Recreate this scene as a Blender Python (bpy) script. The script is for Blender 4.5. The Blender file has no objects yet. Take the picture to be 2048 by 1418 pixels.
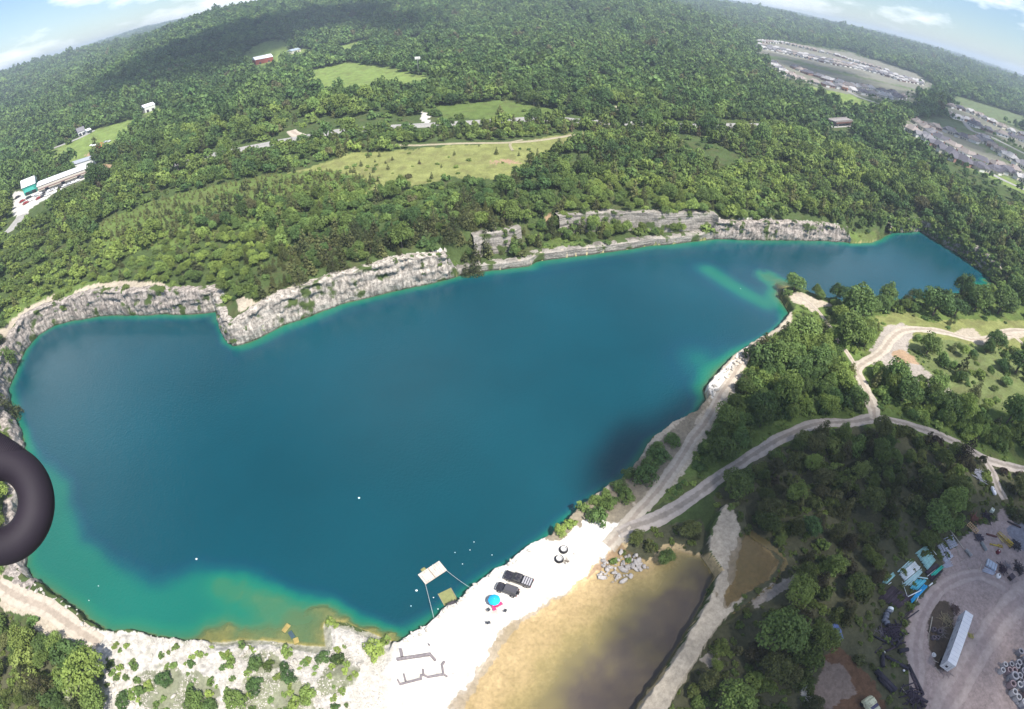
import bpy, math, random
import numpy as np
from mathutils import Vector, Matrix
random.seed(7)
rng = np.random.default_rng(11)
C = bpy.context.scene.collection
sc = bpy.context.scene

# ---------------------------------------------------------------- camera (wide fisheye lens of an action camera)
H = 95.0
PITCH = math.radians(39.0)
LA = 0.865*0.06352*math.pi/180      # lens: theta = LA*r - LB*r^3, r in pixels of a 2048 wide picture
LB = 0.865*3.49e-9*math.pi/180
cd = bpy.data.cameras.new('camera'); cam = bpy.data.objects.new('camera', cd); C.objects.link(cam)
cam.location = (0, 0, H); cam.rotation_euler = (math.pi/2-PITCH, 0, 0)
cd.type = 'PANO'; cd.sensor_fit = 'HORIZONTAL'; cd.sensor_width = 36.0; cd.sensor_height = 36.0*709/1024
cd.clip_start = 0.05; cd.clip_end = 60000
cc = cd if hasattr(cd, 'fisheye_polynomial_k1') else cd.cycles
cc.panorama_type = 'FISHEYE_LENS_POLYNOMIAL'
q = 2048/36.0
cc.fisheye_fov = math.radians(179)
cc.fisheye_polynomial_k0 = 0.0
cc.fisheye_polynomial_k1 = -LA*q
cc.fisheye_polynomial_k2 = 0.0
cc.fisheye_polynomial_k3 = LB*q**3
cc.fisheye_polynomial_k4 = 0.0
sc.camera = cam

# ---------------------------------------------------------------- light
SUN_EL, SUN_AZ = math.radians(60), math.radians(138)   # azimuth measured from +Y towards +X
sd = Vector((math.sin(SUN_AZ)*math.cos(SUN_EL), math.cos(SUN_AZ)*math.cos(SUN_EL), math.sin(SUN_EL)))
sl = bpy.data.lights.new('sun', 'SUN'); sl.energy = 5.0; sl.angle = math.radians(0.6); sl.color = (1.0, 0.955, 0.88)
so = bpy.data.objects.new('sun', sl); C.objects.link(so); so.rotation_euler = sd.to_track_quat('Z', 'Y').to_euler()
w = bpy.data.worlds.new('World'); sc.world = w; w.use_nodes = True
nt = w.node_tree; N = nt.nodes; L = nt.links
N.clear()
out = N.new('ShaderNodeOutputWorld'); bg = N.new('ShaderNodeBackground'); bg.inputs[1].default_value = 0.078
sky = N.new('ShaderNodeTexSky'); sky.sky_type = 'NISHITA'; sky.sun_disc = False
sky.sun_elevation = SUN_EL; sky.sun_rotation = SUN_AZ; sky.altitude = 300; sky.air_density = 1.0; sky.dust_density = 0.15; sky.ozone_density = 1.3
tc = N.new('ShaderNodeTexCoord'); mp = N.new('ShaderNodeMapping'); mp.inputs['Scale'].default_value = (1.0, 1.0, 3.2)
no = N.new('ShaderNodeTexNoise'); no.inputs['Scale'].default_value = 3.1; no.inputs['Detail'].default_value = 9; no.inputs['Roughness'].default_value = 0.58
cr = N.new('ShaderNodeValToRGB'); cr.color_ramp.elements[0].position = 0.50; cr.color_ramp.elements[1].position = 0.64
mx = N.new('ShaderNodeMixRGB'); mx.inputs[2].default_value = (14.5, 14.8, 15.2, 1)
L.new(tc.outputs['Generated'], mp.inputs[0]); L.new(mp.outputs[0], no.inputs[0]); L.new(no.outputs[0], cr.inputs[0])
tn_ = N.new('ShaderNodeVectorMath'); tn_.operation = 'MULTIPLY'; tn_.inputs[1].default_value = (.84, .95, 1.12); L.new(sky.outputs[0], tn_.inputs[0]); L.new(cr.outputs[0], mx.inputs[0]); L.new(tn_.outputs[0], mx.inputs[1]); L.new(mx.outputs[0], bg.inputs[0]); L.new(bg.outputs[0], out.inputs[0])
sc.view_settings.view_transform = 'Standard'; sc.view_settings.look = 'None'
sc.view_settings.exposure = 0.68; sc.view_settings.gamma = 1.0; sc.view_settings.use_curve_mapping = False
sc.render.engine = 'CYCLES'
sc.cycles.max_bounces = 5; sc.cycles.diffuse_bounces = 2; sc.cycles.glossy_bounces = 2; sc.cycles.transmission_bounces = 2
sc.cycles.volume_bounces = 0; sc.cycles.transparent_max_bounces = 24; sc.cycles.caustics_reflective = False; sc.cycles.caustics_refractive = False
sc.cycles.use_denoising = True; sc.cycles.sample_clamp_indirect = 3.0

# ---------------------------------------------------------------- lens maths: where a sight line meets the land
def ray(px, py):
    px = np.asarray(px, float); py = np.asarray(py, float)
    dx = px-1024; dy = 709-py; r = np.hypot(dx, dy); th = LA*r-LB*r**3
    s = np.sin(th)/np.maximum(r, 1e-9); x = s*dx; y = s*dy; f = np.cos(th)
    return x, y*math.sin(PITCH)+f*math.cos(PITCH), y*math.cos(PITCH)-f*math.sin(PITCH)
def flat(px, py, z=0.0):
    x, y, dz = ray(px, py); t = (z-H)/dz
    return np.stack([x*t, y*t], -1)
def inview(x, y, z, m=1.06):
    z = z-H; f = y*math.cos(PITCH)-z*math.sin(PITCH); u = y*math.sin(PITCH)+z*math.cos(PITCH)
    n = np.sqrt(x*x+y*y+z*z); th = np.arccos(np.clip(f/n, -1, 1)); s = np.maximum(np.hypot(x, u), 1e-6)
    r = th/LA
    for _ in range(6): r = r-(LA*r-LB*r**3-th)/np.maximum(LA-3*LB*r*r, 1e-5)
    px = 1024+r*x/s; py = 709-r*u/s
    return (np.abs(px-1024) < 1024*m) & (np.abs(py-709) < 709*m) & (th < 1.45), px, py, n

def ss(x, a, b):
    t = np.clip((x-a)/(b-a), 0, 1); return t*t*(3-2*t)
def _h(ix, iy, iz, seed):
    n = (ix*374761393+iy*668265263+iz*2147483647+seed*974634777) & 0xffffffff
    n = ((n ^ (n >> 13))*1274126177) & 0xffffffff
    n = n ^ (n >> 16)
    return (n & 0xffffff)/float(0xffffff)
def vnoise(x, y, z=None, seed=0):
    x = np.asarray(x, float); y = np.asarray(y, float)
    ix = np.floor(x).astype(np.int64); iy = np.floor(y).astype(np.int64)
    fx = x-ix; fy = y-iy; fx = fx*fx*(3-2*fx); fy = fy*fy*(3-2*fy)
    if z is None:
        a = _h(ix, iy, 0, seed); b = _h(ix+1, iy, 0, seed); c = _h(ix, iy+1, 0, seed); d = _h(ix+1, iy+1, 0, seed)
        return (a+(b-a)*fx)*(1-fy)+(c+(d-c)*fx)*fy
    z = np.asarray(z, float); iz = np.floor(z).astype(np.int64); fz = z-iz; fz = fz*fz*(3-2*fz)
    def lay(k):
        a = _h(ix, iy, k, seed); b = _h(ix+1, iy, k, seed); c = _h(ix, iy+1, k, seed); d = _h(ix+1, iy+1, k, seed)
        return (a+(b-a)*fx)*(1-fy)+(c+(d-c)*fx)*fy
    return lay(iz)*(1-fz)+lay(iz+1)*fz
def fbm(x, y, z=None, o=4, seed=0):
    s = 0; a = 0.5; f = 1.0; t = 0
    for k in range(o):
        s = s+a*(vnoise(x*f, y*f, None if z is None else z*f, seed+k)-0.5); t += a; a *= 0.5; f *= 2.07
    return s/t*2          # about -1..1

# polygons / polylines
def inpoly(P, x, y):
    x = np.asarray(x); y = np.asarray(y); r = np.zeros(x.shape, bool)
    lo = P.min(0); hi = P.max(0); m = (x > lo[0]) & (x < hi[0]) & (y > lo[1]) & (y < hi[1])
    if not m.any(): return r
    xx = x[m]; yy = y[m]; c = np.zeros(xx.shape, bool)
    j = len(P)-1
    for i in range(len(P)):
        xi, yi = P[i]; xj, yj = P[j]
        if yi != yj:
            c ^= ((yi > yy) != (yj > yy)) & (xx < (xj-xi)*(yy-yi)/(yj-yi)+xi)
        j = i
    r[m] = c
    return r
def polydist(P, x, y, closed=True, pad=1e9):
    """distance to polyline, nearest segment parameter (index+t)"""
    x = np.asarray(x, float); y = np.asarray(y, float)
    D = np.full(x.shape, 1e9); S = np.zeros(x.shape)
    lo = P.min(0)-pad; hi = P.max(0)+pad; m = (x > lo[0]) & (x < hi[0]) & (y > lo[1]) & (y < hi[1])
    if not m.any(): return D, S
    xx = x[m]; yy = y[m]; d = np.full(xx.shape, 1e18); s = np.zeros(xx.shape)
    n = len(P)
    for i in range(n if closed else n-1):
        ax, ay = P[i]; bx, by = P[(i+1) % n]; vx = bx-ax; vy = by-ay; l2 = vx*vx+vy*vy+1e-12
        t = np.clip(((xx-ax)*vx+(yy-ay)*vy)/l2, 0, 1)
        dd = (xx-ax-t*vx)**2+(yy-ay-t*vy)**2
        k = dd < d; d = np.where(k, dd, d); s = np.where(k, i+t, s)
    D[m] = np.sqrt(d); S[m] = s
    return D, S

# ---------------------------------------------------------------- the lake outline, with the rim round it
ZW = -1.6
# (px, py, rim height, ledge width, plateau height, ramp)
ST = [(18,800,7,0,9,3),(15,780,8,0,10,3),(35,735,8,0,10,3),(50,700,8,0,10,3),(75,670,8,0,9,3),(110,650,8,0,9,3),(150,640,8.2,0,9,3),(200,631,9,0,9,3),(300,629,9.3,0,9.5,3),
 (380,628,8.3,0,9,3),(437,622,8,0,9,3),(445,650,8,0,9,3),(450,680,7,0,9,3),(468,692,6.5,0,9,3),(500,685,7.5,0,9.5,3),(540,665,9,0,10,3),(570,650,9.5,0,10,3),(620,630,10,0,10.5,3),(680,608,10,0,10.5,3),
 (740,593,10,0,10.5,3),(800,580,10,0,10.5,3),(850,568,9.5,0,10,3),(900,557,8,0,9.5,3),(915,553,0.8,3,9,9),(960,545,0.7,6,9,7),(985,541,0.7,8,9,1.0),(1058,533,0.7,9,9,1.0),(1075,524,1.2,9,9,12),(1130,516,1.2,12,9,14),(1165,510,1.2,14,9,1.0),(1220,502,1.2,13,9,1.0),
 (1278,495,1.2,10,9,2.0),(1330,489,1.2,6,9.5,1.0),(1400,482,1.2,4,9,1.0),(1425,478,2,3,8.5,1.0),(1432,478,7,0,9,3),(1480,480,7,0,9,3),(1560,480,7,0,9,3),(1640,481,7,0,9,3),(1688,484,6.5,0,9,3),(1700,486,0.2,1,8,22),(1745,486,0.2,1,7,22),
 (1782,466,4,0,6,6),(1840,462,5,0,8,6),(1870,480,7,0,9,4),(1920,512,8,0,9,4),(1978,553,7,0,8,4),(1990,575,1,2,3,10),(1950,588,0.3,4,1.5,8),(1900,594,0.3,4,1.5,8),(1840,600,0.3,4,1.2,8),(1790,604,0.3,4,1.2,8),(1740,612,0.5,4,1.2,8),
 (1690,614,1.0,4,1.4,8),(1640,603,1.0,4,1.6,8),(1600,585,0.8,3,1.4,5),(1576,570,-0.4,2,1.2,5),(1560,576,-0.3,2,1.0,5),(1560,592,0.8,3,1.2,5),(1572,612,1.2,3,1.4,5),(1583,630,1.2,3,1.4,5),(1570,642,1.2,3,1.2,5),(1540,670,1.0,3,1.0,5),
 (1500,692,0.9,3,0.8,5),(1462,718,0.9,4,0.6,5),(1438,745,0.8,4,0.6,5),(1410,780,0.8,4,0.6,5),(1412,800,1.0,4,0.8,5),(1390,825,1.0,4,0.9,5),(1340,856,1.0,4,0.9,5),(1298,885,1.0,4,0.9,5),(1272,925,1.0,4,0.9,5),(1240,960,1.0,4,0.8,5),(1190,998,0.9,4,0.6,5),
 (1130,1042,0.8,4,0.4,5),(1090,1077,0.6,4,0.3,5),(1060,1092,0.5,4,0.3,5),(1020,1127,0.4,4,0.2,5),(985,1150,0.4,4,0.2,5),(940,1180,0.4,4,0.1,5),(918,1196,0.4,4,0.1,5),(888,1218,0.4,4,0.1,5),(868,1240,0.4,4,0.1,5),(830,1265,0.4,4,0.1,5),(800,1286,0.3,4,0.1,5),
 (772,1278,-0.6,3,0.1,5),(735,1262,-0.9,3,0.1,5),(690,1245,-0.9,3,0.1,5),(650,1238,-1.0,3,0.1,5),(640,1252,-1.1,3,0.1,5),(648,1290,-1.2,3,0.1,5),(610,1288,-1.1,3,0.1,5),(560,1284,-0.9,3,0.1,5),(500,1280,-0.7,3,0.2,5),(440,1285,-0.2,3,0.4,5),(400,1283,0.2,4,0.5,5),
 (340,1276,0.4,4,0.5,5),(290,1270,0.5,4,0.6,5),(240,1266,0.5,4,0.7,5),(215,1266,0.6,4,0.8,5),(180,1242,0.8,4,1.0,5),(150,1212,1,4,1.2,5),(110,1182,1.2,4,1.4,5),(70,1160,1.4,4,1.6,5),(50,1140,1.8,4,2,5),(52,1110,2,4,2.5,5),(48,1060,2,4,3,5),(46,1010,2.2,4,3,5),
 (52,950,2.6,4,4,5),(50,905,3,4,5,5),(42,870,4,2,6,4),(30,835,5,1,8,4)]
_st = np.array(ST, float)
_base = flat(_st[:, 0], _st[:, 1], ZW)
LO = []; LP = []
_n = len(_base); _k = 0
for i in range(_n):                                   # even steps, gently ragged
    a = _base[i]; b = _base[(i+1) % _n]; m = max(1, int(np.hypot(*(b-a))/3.0))
    for j in range(m):
        t = j/m; LO.append(a+(b-a)*t); LP.append(_st[i, 2:]*(1-t)+_st[(i+1) % _n, 2:]*t)
LO = np.array(LO); LP = np.array(LP); NL = len(LO)
_area = 0.5*np.sum(LO[:, 0]*np.roll(LO[:, 1], -1)-np.roll(LO[:, 0], -1)*LO[:, 1])
_tan = np.roll(LO, -1, 0)-np.roll(LO, 1, 0); _tan /= np.linalg.norm(_tan, axis=1)[:, None]
LN = np.stack([_tan[:, 1], -_tan[:, 0]], 1)*(1 if _area > 0 else -1)       # outward
_jit = fbm(np.arange(NL)*0.45, np.zeros(NL)+3, o=3, seed=5)*0.9
LO = LO+LN*_jit[:, None]
_rv = fbm(np.arange(NL)*.33, np.zeros(NL)+9, o=3, seed=15); _tall = LP[:, 0] > 5; LP[:, 0] += (_rv*1.0-.5)*_tall; LP[:, 2] += (_rv*.8-.3)*_tall
def lp_at(s):
    i = np.floor(s).astype(int) % NL; t = (s-np.floor(s))[..., None]
    return LP[i]*(1-t)+LP[(i+1) % NL]*t

def FP(*pts, z=0.0):                                    # picture polygon -> ground polygon on a level z
    p = np.array(pts, float); return flat(p[:, 0], p[:, 1], z)
deep = FP((70,760),(110,690),(170,660),(430,650),(440,690),(480,712),(560,680),(700,618),(900,568),(1060,545),(1200,515),(1330,502),(1400,500),(1450,530),(1500,575),(1545,600),(1556,640),(1500,680),(1420,725),(1330,735),(1300,760),(1385,800),(1388,820),
 (1340,850),(1292,882),(1265,925),(1235,958),(1185,992),(1125,1037),(1085,1072),(1020,1120),(975,1150),(935,1175),(880,1210),(845,1235),(800,1262),(740,1245),(650,1215),(560,1175),(480,1143),(400,1133),(350,1152),(300,1168),(225,1125),(165,1080),(140,1010),(145,960),(90,900),(55,840), z=ZW)
deep2 = FP((1500,495),(1560,500),(1690,497),(1760,500),(1800,480),(1840,480),(1880,510),(1900,545),(1860,575),(1800,592),(1690,600),(1640,595),(1590,572),(1540,530), z=ZW)
pond_a = FP((1235,1085),(1195,1150),(1130,1190),(1085,1218),(1030,1262),(990,1310),(960,1350),(935,1395),(905,1440),(880,1520),(1245,1520),(1286,1418),(1346,1330),(1388,1265),(1420,1200),(1440,1150),(1412,1110),(1340,1095),(1300,1120),(1262,1105))
pond_b = FP((1490,1065),(1520,1085),(1560,1122),(1535,1160),(1490,1190),(1452,1215),(1448,1190),(1466,1165),(1472,1130),(1478,1090), z=3.0)
bench = FP((1450,1005),(1490,1010),(1500,1070),(1570,1120),(1545,1170),(1490,1210),(1440,1250),(1400,1310),(1360,1380),(1320,1440),(1262,1440),(1290,1400),(1345,1320),(1385,1250),(1415,1200),(1440,1140),(1412,1100),(1420,1050), z=3.0)
ZP = 0.12; ZPB = 3.05

FAR_AZ = [-90,-60,-49,-43,-36,-28,-20,0,18,26,31,37,44,49,60,90]
FAR_EL = [-.4,-.3,-.14,-.27,.14,.12,.25,.3,.02,-.08,-.28,-.30,-.40,-.48,-.5,-.5]
HILLS = [(-27,1750,62,9,520),(-13,1650,52,9,480),(2,1700,72,11,600),(13,1350,34,6,420),(-47,2300,32,9,600),(34,3300,30,10,700),(-38,1100,16,7,300),(20,2900,28,7,600)]
def zreg(x, y):
    x = np.asarray(x, float); y = np.asarray(y, float)
    R = np.hypot(x, y); az = np.degrees(np.arctan2(x, y))
    y0 = 118+0.25*np.maximum(x, 0)
    side = ss(y, y0-30, y0+25)
    z = 0.2+2.8*ss(x+0.25*(y-40), 26, 60)*(1-side)+1.2*ss(-x, 50, 130)+9.2*side
    z = z+side*(ss(R, 230, 420)*4.0)*(1-0.8*ss(az, 20, 32))
    z = z+fbm(x/130, y/130, o=3, seed=21)*(0.4+3.0*ss(R, 220, 500)+12*ss(R, 900, 2500))
    rise = ss(R, 560, 2600)*(1-0.75*ss(az, 14, 28)*(1-ss(R, 900, 2600)))
    z = z+rise*32
    for a0, r0, amp, sa, sr in HILLS:
        g = np.exp(-((az-a0)/sa)**2-((R-r0)/sr)**2)
        z = z+amp*g*(1+0.25*fbm(x/300, y/300, o=3, seed=31))
    zf = H+6500*np.tan(np.radians(np.interp(az, FAR_AZ, FAR_EL)))-9+6*fbm(az/4.0, R/1500, o=3, seed=9)
    f = ss(R, 2300, 5600)
    return z*(1-f)+zf*f*(1+0*R)
_sh = [(415,1272,3,.6),(450,1268,4,.5),(500,1268,3.5,.6),(530,1262,3,.9),(640,1262,3.4,.25),(625,1232,4,.6),(655,1228,3,.6),(600,1262,3.5,1.0),(585,1235,3.5,1.1),(545,1210,4,1.4),(480,1185,4,1.5),(440,1170,3,1.9),(515,1200,3,1.5),(690,1240,2.2,.6),(740,1262,2.4,.5),(780,1276,2.2,.5),(570,1275,2.5,.6),
 (1572,572,5,.5),(1550,560,5,1.2),(1535,552,5,1.9),(1960,575,6,1.2),(1975,565,4,.7),(1425,778,2.5,1.2)]
SHOAL = [(*flat(a, b, ZW), r, d) for a, b, r, d in _sh]
BB = (LO.min(0)-90, LO.max(0)+90)
def land(x, y, full=False):
    """height of the land (lake bed inside the lake); with full also (inside, distance to shore, rim parameters)"""
    x = np.asarray(x, float); y = np.asarray(y, float); shp = x.shape
    x = x.ravel(); y = y.ravel()
    z = zreg(x, y); D = np.full(x.shape, 999.0); IN = np.zeros(x.shape, bool); DEP = np.zeros(x.shape)
    m = (x > BB[0][0]) & (x < BB[1][0]) & (y > BB[0][1]) & (y < BB[1][1])
    if m.any():
        xm = x[m]; ym = y[m]
        d, s = polydist(LO, xm, ym); i = inpoly(LO, xm, ym)
        p = lp_at(s); rim, wd, z2, ramp = p.T
        big = rim > 1.7
        setb = np.where(big, 3.3, 0.25)
        jag = fbm(xm/1.7, ym/1.7, o=3, seed=2)*np.where(big, 0.15, 0.55)
        de = np.where(i, -d, d)+jag
        # depth below water
        dd, _ = polydist(deep, xm, ym); di = inpoly(deep, xm, ym)
        dd2, _ = polydist(deep2, xm, ym); di2 = inpoly(deep2, xm, ym)
        sgn = np.maximum(np.where(di, dd, -dd), np.where(di2, dd2, -dd2))
        shelf = (1-ss(ym, 62, 86))*(1-ss(xm, -36, -18))
        dep = (1-shelf)*np.minimum(.8+d*2.0, 13)+shelf*np.minimum(1.0+d*0.9, 4.6)+13*ss(sgn+2.0*fbm(xm/9, ym/9, o=3, seed=4), -3.5, 8)
        wob = fbm(xm/3.5, ym/3.5, o=4, seed=6)
        for (sx, sy, sr, st_) in SHOAL:
            g = np.exp(-((xm-sx)**2+(ym-sy)**2)/sr**2)*(1+.7*wob); g = np.clip(g*1.35, 0, 1); dep = dep*(1-g)+(st_+.25*wob)*g
        dep = np.where(i, dep, 1.0)
        soft = (rim < 0)                                     # shelving rocky shore
        edge = ss(de, setb-0.35, setb+0.35)
        edge = np.where(soft, ss(de, -1.0, 3.0), edge)
        w0 = wd+np.where(ramp < 2.5, 2.3, 0)+np.where(big & (wd < 1), 3.6, 0); top = rim+(z2-rim)*ss(de, w0, wd+np.where(ramp < 2.5, 2.9, ramp+np.where(big, 6, 0)))
        b = ss(d, 14, 60); zt = top*(1-b)+z[m]*b
        zt = zt+fbm(xm/6, ym/6, o=4, seed=8)*0.28*ss(de, 0.5, 4)
        bed = ZW-np.where(i, dep, 1.2)
        zz = bed*(1-edge)+zt*edge
        z[m] = zz; D[m] = de; IN[m] = i; DEP[m] = np.where(i, dep, 0)
    # the raised rock bench, the shallow ponds
    for P, fn in ((pond_a, 'a'), (bench, 'bench'), (pond_b, 'b')):
        lo = P.min(0)-12; hi = P.max(0)+12; m = (x > lo[0]) & (x < hi[0]) & (y > lo[1]) & (y < hi[1])
        if not m.any(): continue
        d, _ = polydist(P, x[m], y[m]); i = inpoly(P, x[m], y[m]); e = np.where(i, d, -d)+fbm(x[m]/2.2, y[m]/2.2, o=3, seed=14)*0.5
        if fn == 'bench': z[m] = z[m]*(1-ss(e, -0.5, 0.4))+(3.1+0.3*fbm(x[m]/4, y[m]/4, o=3, seed=15))*ss(e, -0.5, 0.4)
        elif fn == 'a': z[m] = z[m]-(z[m]-(ZP-0.22))*ss(e, -1.5, 1.2)-0.5*ss(e, 1, 14)-1.0*ss(.73*x[m]-.68*y[m], -17, -1)*ss(e, 0, 1.5)+0.09*fbm(x[m]/3, y[m]/3, o=4, seed=16)*ss(e, 0, 3)  # pond bed sinks towards the bench wall so its shaded side darkens
        else: z[m] = z[m]-0.28*ss(e, -0.6, 1.4)
    # right of the bench the land stands as high as the bench and falls away towards the yard
    if full: return z.reshape(shp), IN.reshape(shp), D.reshape(shp), DEP.reshape(shp)
    return z.reshape(shp)
def on(px, py, it=5):
    """ground point under a picture point"""
    dx, dy, dz = (float(v) for v in ray(px, py))
    ts = np.concatenate([np.linspace(40, 500, 240), np.geomspace(505, 9000, 400)])
    X = dx*ts; Y = dy*ts; Z = H+dz*ts
    d = Z-zreg(X, Y)
    k = np.argmax(d < 0) if (d < 0).any() else len(ts)-1
    lo, hi = ts[max(k-1, 0)]-25*(k < 240), ts[k]+25*(k < 240)
    t = np.linspace(lo, hi, 160)
    d = (H+dz*t)-land(dx*t, dy*t)
    k = np.argmax(d < 0) if (d < 0).any() else len(t)//2
    return np.array([dx*t[k], dy*t[k], float(land(np.array([dx*t[k]]), np.array([dy*t[k]]))[0])])
def onl(*pts): return np.array([on(a, b)[:2] for a, b in pts])

# ---------------------------------------------------------------- helpers: meshes, materials, tags
def tag(o, label=None, cat=None, group=None, kind=None):
    if label: o['label'] = label
    if cat: o['category'] = cat
    if group: o['group'] = group
    if kind: o['kind'] = kind
    return o
def mesh_np(name, V, F, attrs=None, smooth=False):
    """V n x 3, F m x k faces all of k corners"""
    me = bpy.data.meshes.new(name); V = np.asarray(V, np.float32); F = np.asarray(F, np.int32)
    me.vertices.add(len(V)); me.vertices.foreach_set('co', V.ravel())
    k = F.shape[1]
    me.loops.add(F.size); me.loops.foreach_set('vertex_index', F.ravel())
    me.polygons.add(len(F)); me.polygons.foreach_set('loop_start', np.arange(0, F.size, k, dtype=np.int32))
    me.polygons.foreach_set('loop_total', np.full(len(F), k, np.int32))
    if smooth: me.polygons.foreach_set('use_smooth', np.ones(len(F), bool))
    me.update(calc_edges=True)
    for nm, (typ, dom, val) in (attrs or {}).items():
        a = me.attributes.new(nm, typ, dom)
        a.data.foreach_set({'FLOAT': 'value', 'FLOAT_COLOR': 'color', 'FLOAT_VECTOR': 'vector', 'INT': 'value'}[typ], np.ascontiguousarray(val, np.int32 if typ == 'INT' else np.float32).ravel())
    return me
def link(name, me, mat=None, parent=None):
    o = bpy.data.objects.new(name, me); C.objects.link(o)
    if mat is not None and me is not None and len(me.materials) == 0: me.materials.append(mat)
    if parent is not None: o.parent = parent
    return o
def empty(name, loc=(0, 0, 0), rz=0.0):
    o = bpy.data.objects.new(name, None); C.objects.link(o); o.location = loc; o.rotation_euler = (0, 0, rz); o.empty_display_size = 0.3
    return o
def copy_tree(o, parent=None):
    c = o.copy(); C.objects.link(c); c.parent = parent
    for ch in KIDS.get(o.name, []) if o.name in KIDS else list(o.children): copy_tree(ch, c)
    return c
KIDS = {}
class MB:
    """collects shapes, then builds them as one mesh"""
    def __init__(s): s.v = []; s.f = []
    def add(s, v, f):
        b = len(s.v); s.v += [tuple(p) for p in v]; s.f += [tuple(i+b for i in q) for q in f]; return s
    def box(s, c, d, rz=0.0, taper=1.0, M=None, bev=0.0):
        x, y, z = d[0]/2, d[1]/2, d[2]/2; t = taper
        if bev > 0:
            b = min(bev, x*.9, y*.9, z*.9); vs = []
            for zz, k in ((-z, b), (-z+b, 0), (z-b, 0), (z, b)):
                tt = 1 if zz < 0 else t
                X = (x-k)*tt; Y = (y-k)*tt; bb = b if k == 0 else 0
                vs += [(-X+bb, -Y, zz), (X-bb, -Y, zz), (X, -Y+bb, zz), (X, Y-bb, zz), (X-bb, Y, zz), (-X+bb, Y, zz), (-X, Y-bb, zz), (-X, -Y+bb, zz)]
            fs = [tuple(reversed(range(8)))]+[(r*8+i, r*8+(i+1) % 8, r*8+8+(i+1) % 8, r*8+8+i) for r in range(3) for i in range(8)]+[tuple(range(24, 32))]
        else:
            vs = [(-x, -y, -z), (x, -y, -z), (x, y, -z), (-x, y, -z), (-x*t, -y*t, z), (x*t, -y*t, z), (x*t, y*t, z), (-x*t, y*t, z)]
            fs = [(3, 2, 1, 0), (4, 5, 6, 7), (0, 1, 5, 4), (1, 2, 6, 5), (2, 3, 7, 6), (3, 0, 4, 7)]
        R = M or Matrix.Rotation(rz, 3, 'Z'); c = Vector(c)
        return s.add([R @ Vector(p)+c for p in vs], fs)
    def tube(s, a, b, r, n=8, r2=None, inner=None, cap=True):
        a = Vector(a); b = Vector(b); ax = (b-a).normalized(); r2 = r if r2 is None else r2
        u = ax.orthogonal().normalized(); v = ax.cross(u); V = []; F = []
        def ring(p, rr): return [p+(u*math.cos(2*math.pi*i/n)+v*math.sin(2*math.pi*i/n))*rr for i in range(n)]
        V += ring(a, r)+ring(b, r2)
        F += [(i, (i+1) % n, n+(i+1) % n, n+i) for i in range(n)]
        if inner:
            V += ring(a, inner)+ring(b, inner)
            F += [(2*n+(i+1) % n, 2*n+i, 3*n+i, 3*n+(i+1) % n) for i in range(n)]
            F += [((i+1) % n, i, 2*n+i, 2*n+(i+1) % n) for i in range(n)]+[(n+i, n+(i+1) % n, 3*n+(i+1) % n, 3*n+i) for i in range(n)]
        elif cap: F += [tuple(reversed(range(n))), tuple(range(n, 2*n))]
        return s.add(V, F)
    def path(s, pts, r, n=6, r2=None):
        for i in range(len(pts)-1):
            t0 = i/(len(pts)-1); t1 = (i+1)/(len(pts)-1); q = r if r2 is None else r2
            s.tube(pts[i], pts[i+1], r+(q-r)*t0, n, r+(q-r)*t1)
        return s
    def prism(s, prof, a, b, axis='y'):
        """profile (u,z) extruded along y from a to b (or along x)"""
        n = len(prof)
        V = [(u, a, z) if axis == 'y' else (a, u, z) for u, z in prof]+[(u, b, z) if axis == 'y' else (b, u, z) for u, z in prof]
        return s.add(V, [(i, (i+1) % n, n+(i+1) % n, n+i) for i in range(n)]+[tuple(reversed(range(n))), tuple(range(n, 2*n))])
    def lathe(s, prof, n=16, c=(0, 0, 0)):
        m = len(prof); V = []
        for i in range(n):
            a = 2*math.pi*i/n; V += [(c[0]+r*math.cos(a), c[1]+r*math.sin(a), c[2]+z) for r, z in prof]
        return s.add(V, [(i*m+j, ((i+1) % n)*m+j, ((i+1) % n)*m+j+1, i*m+j+1) for i in range(n) for j in range(m-1)])
    def mesh(s, name, smooth=False):
        me = bpy.data.meshes.new(name); me.from_pydata(s.v, [], s.f)
        if smooth: me.polygons.foreach_set('use_smooth', [True]*len(me.polygons))
        me.update(); return me
    def build(s, name, mat=None, parent=None, smooth=False): return link(name, s.mesh(name, smooth), mat, parent)

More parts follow.
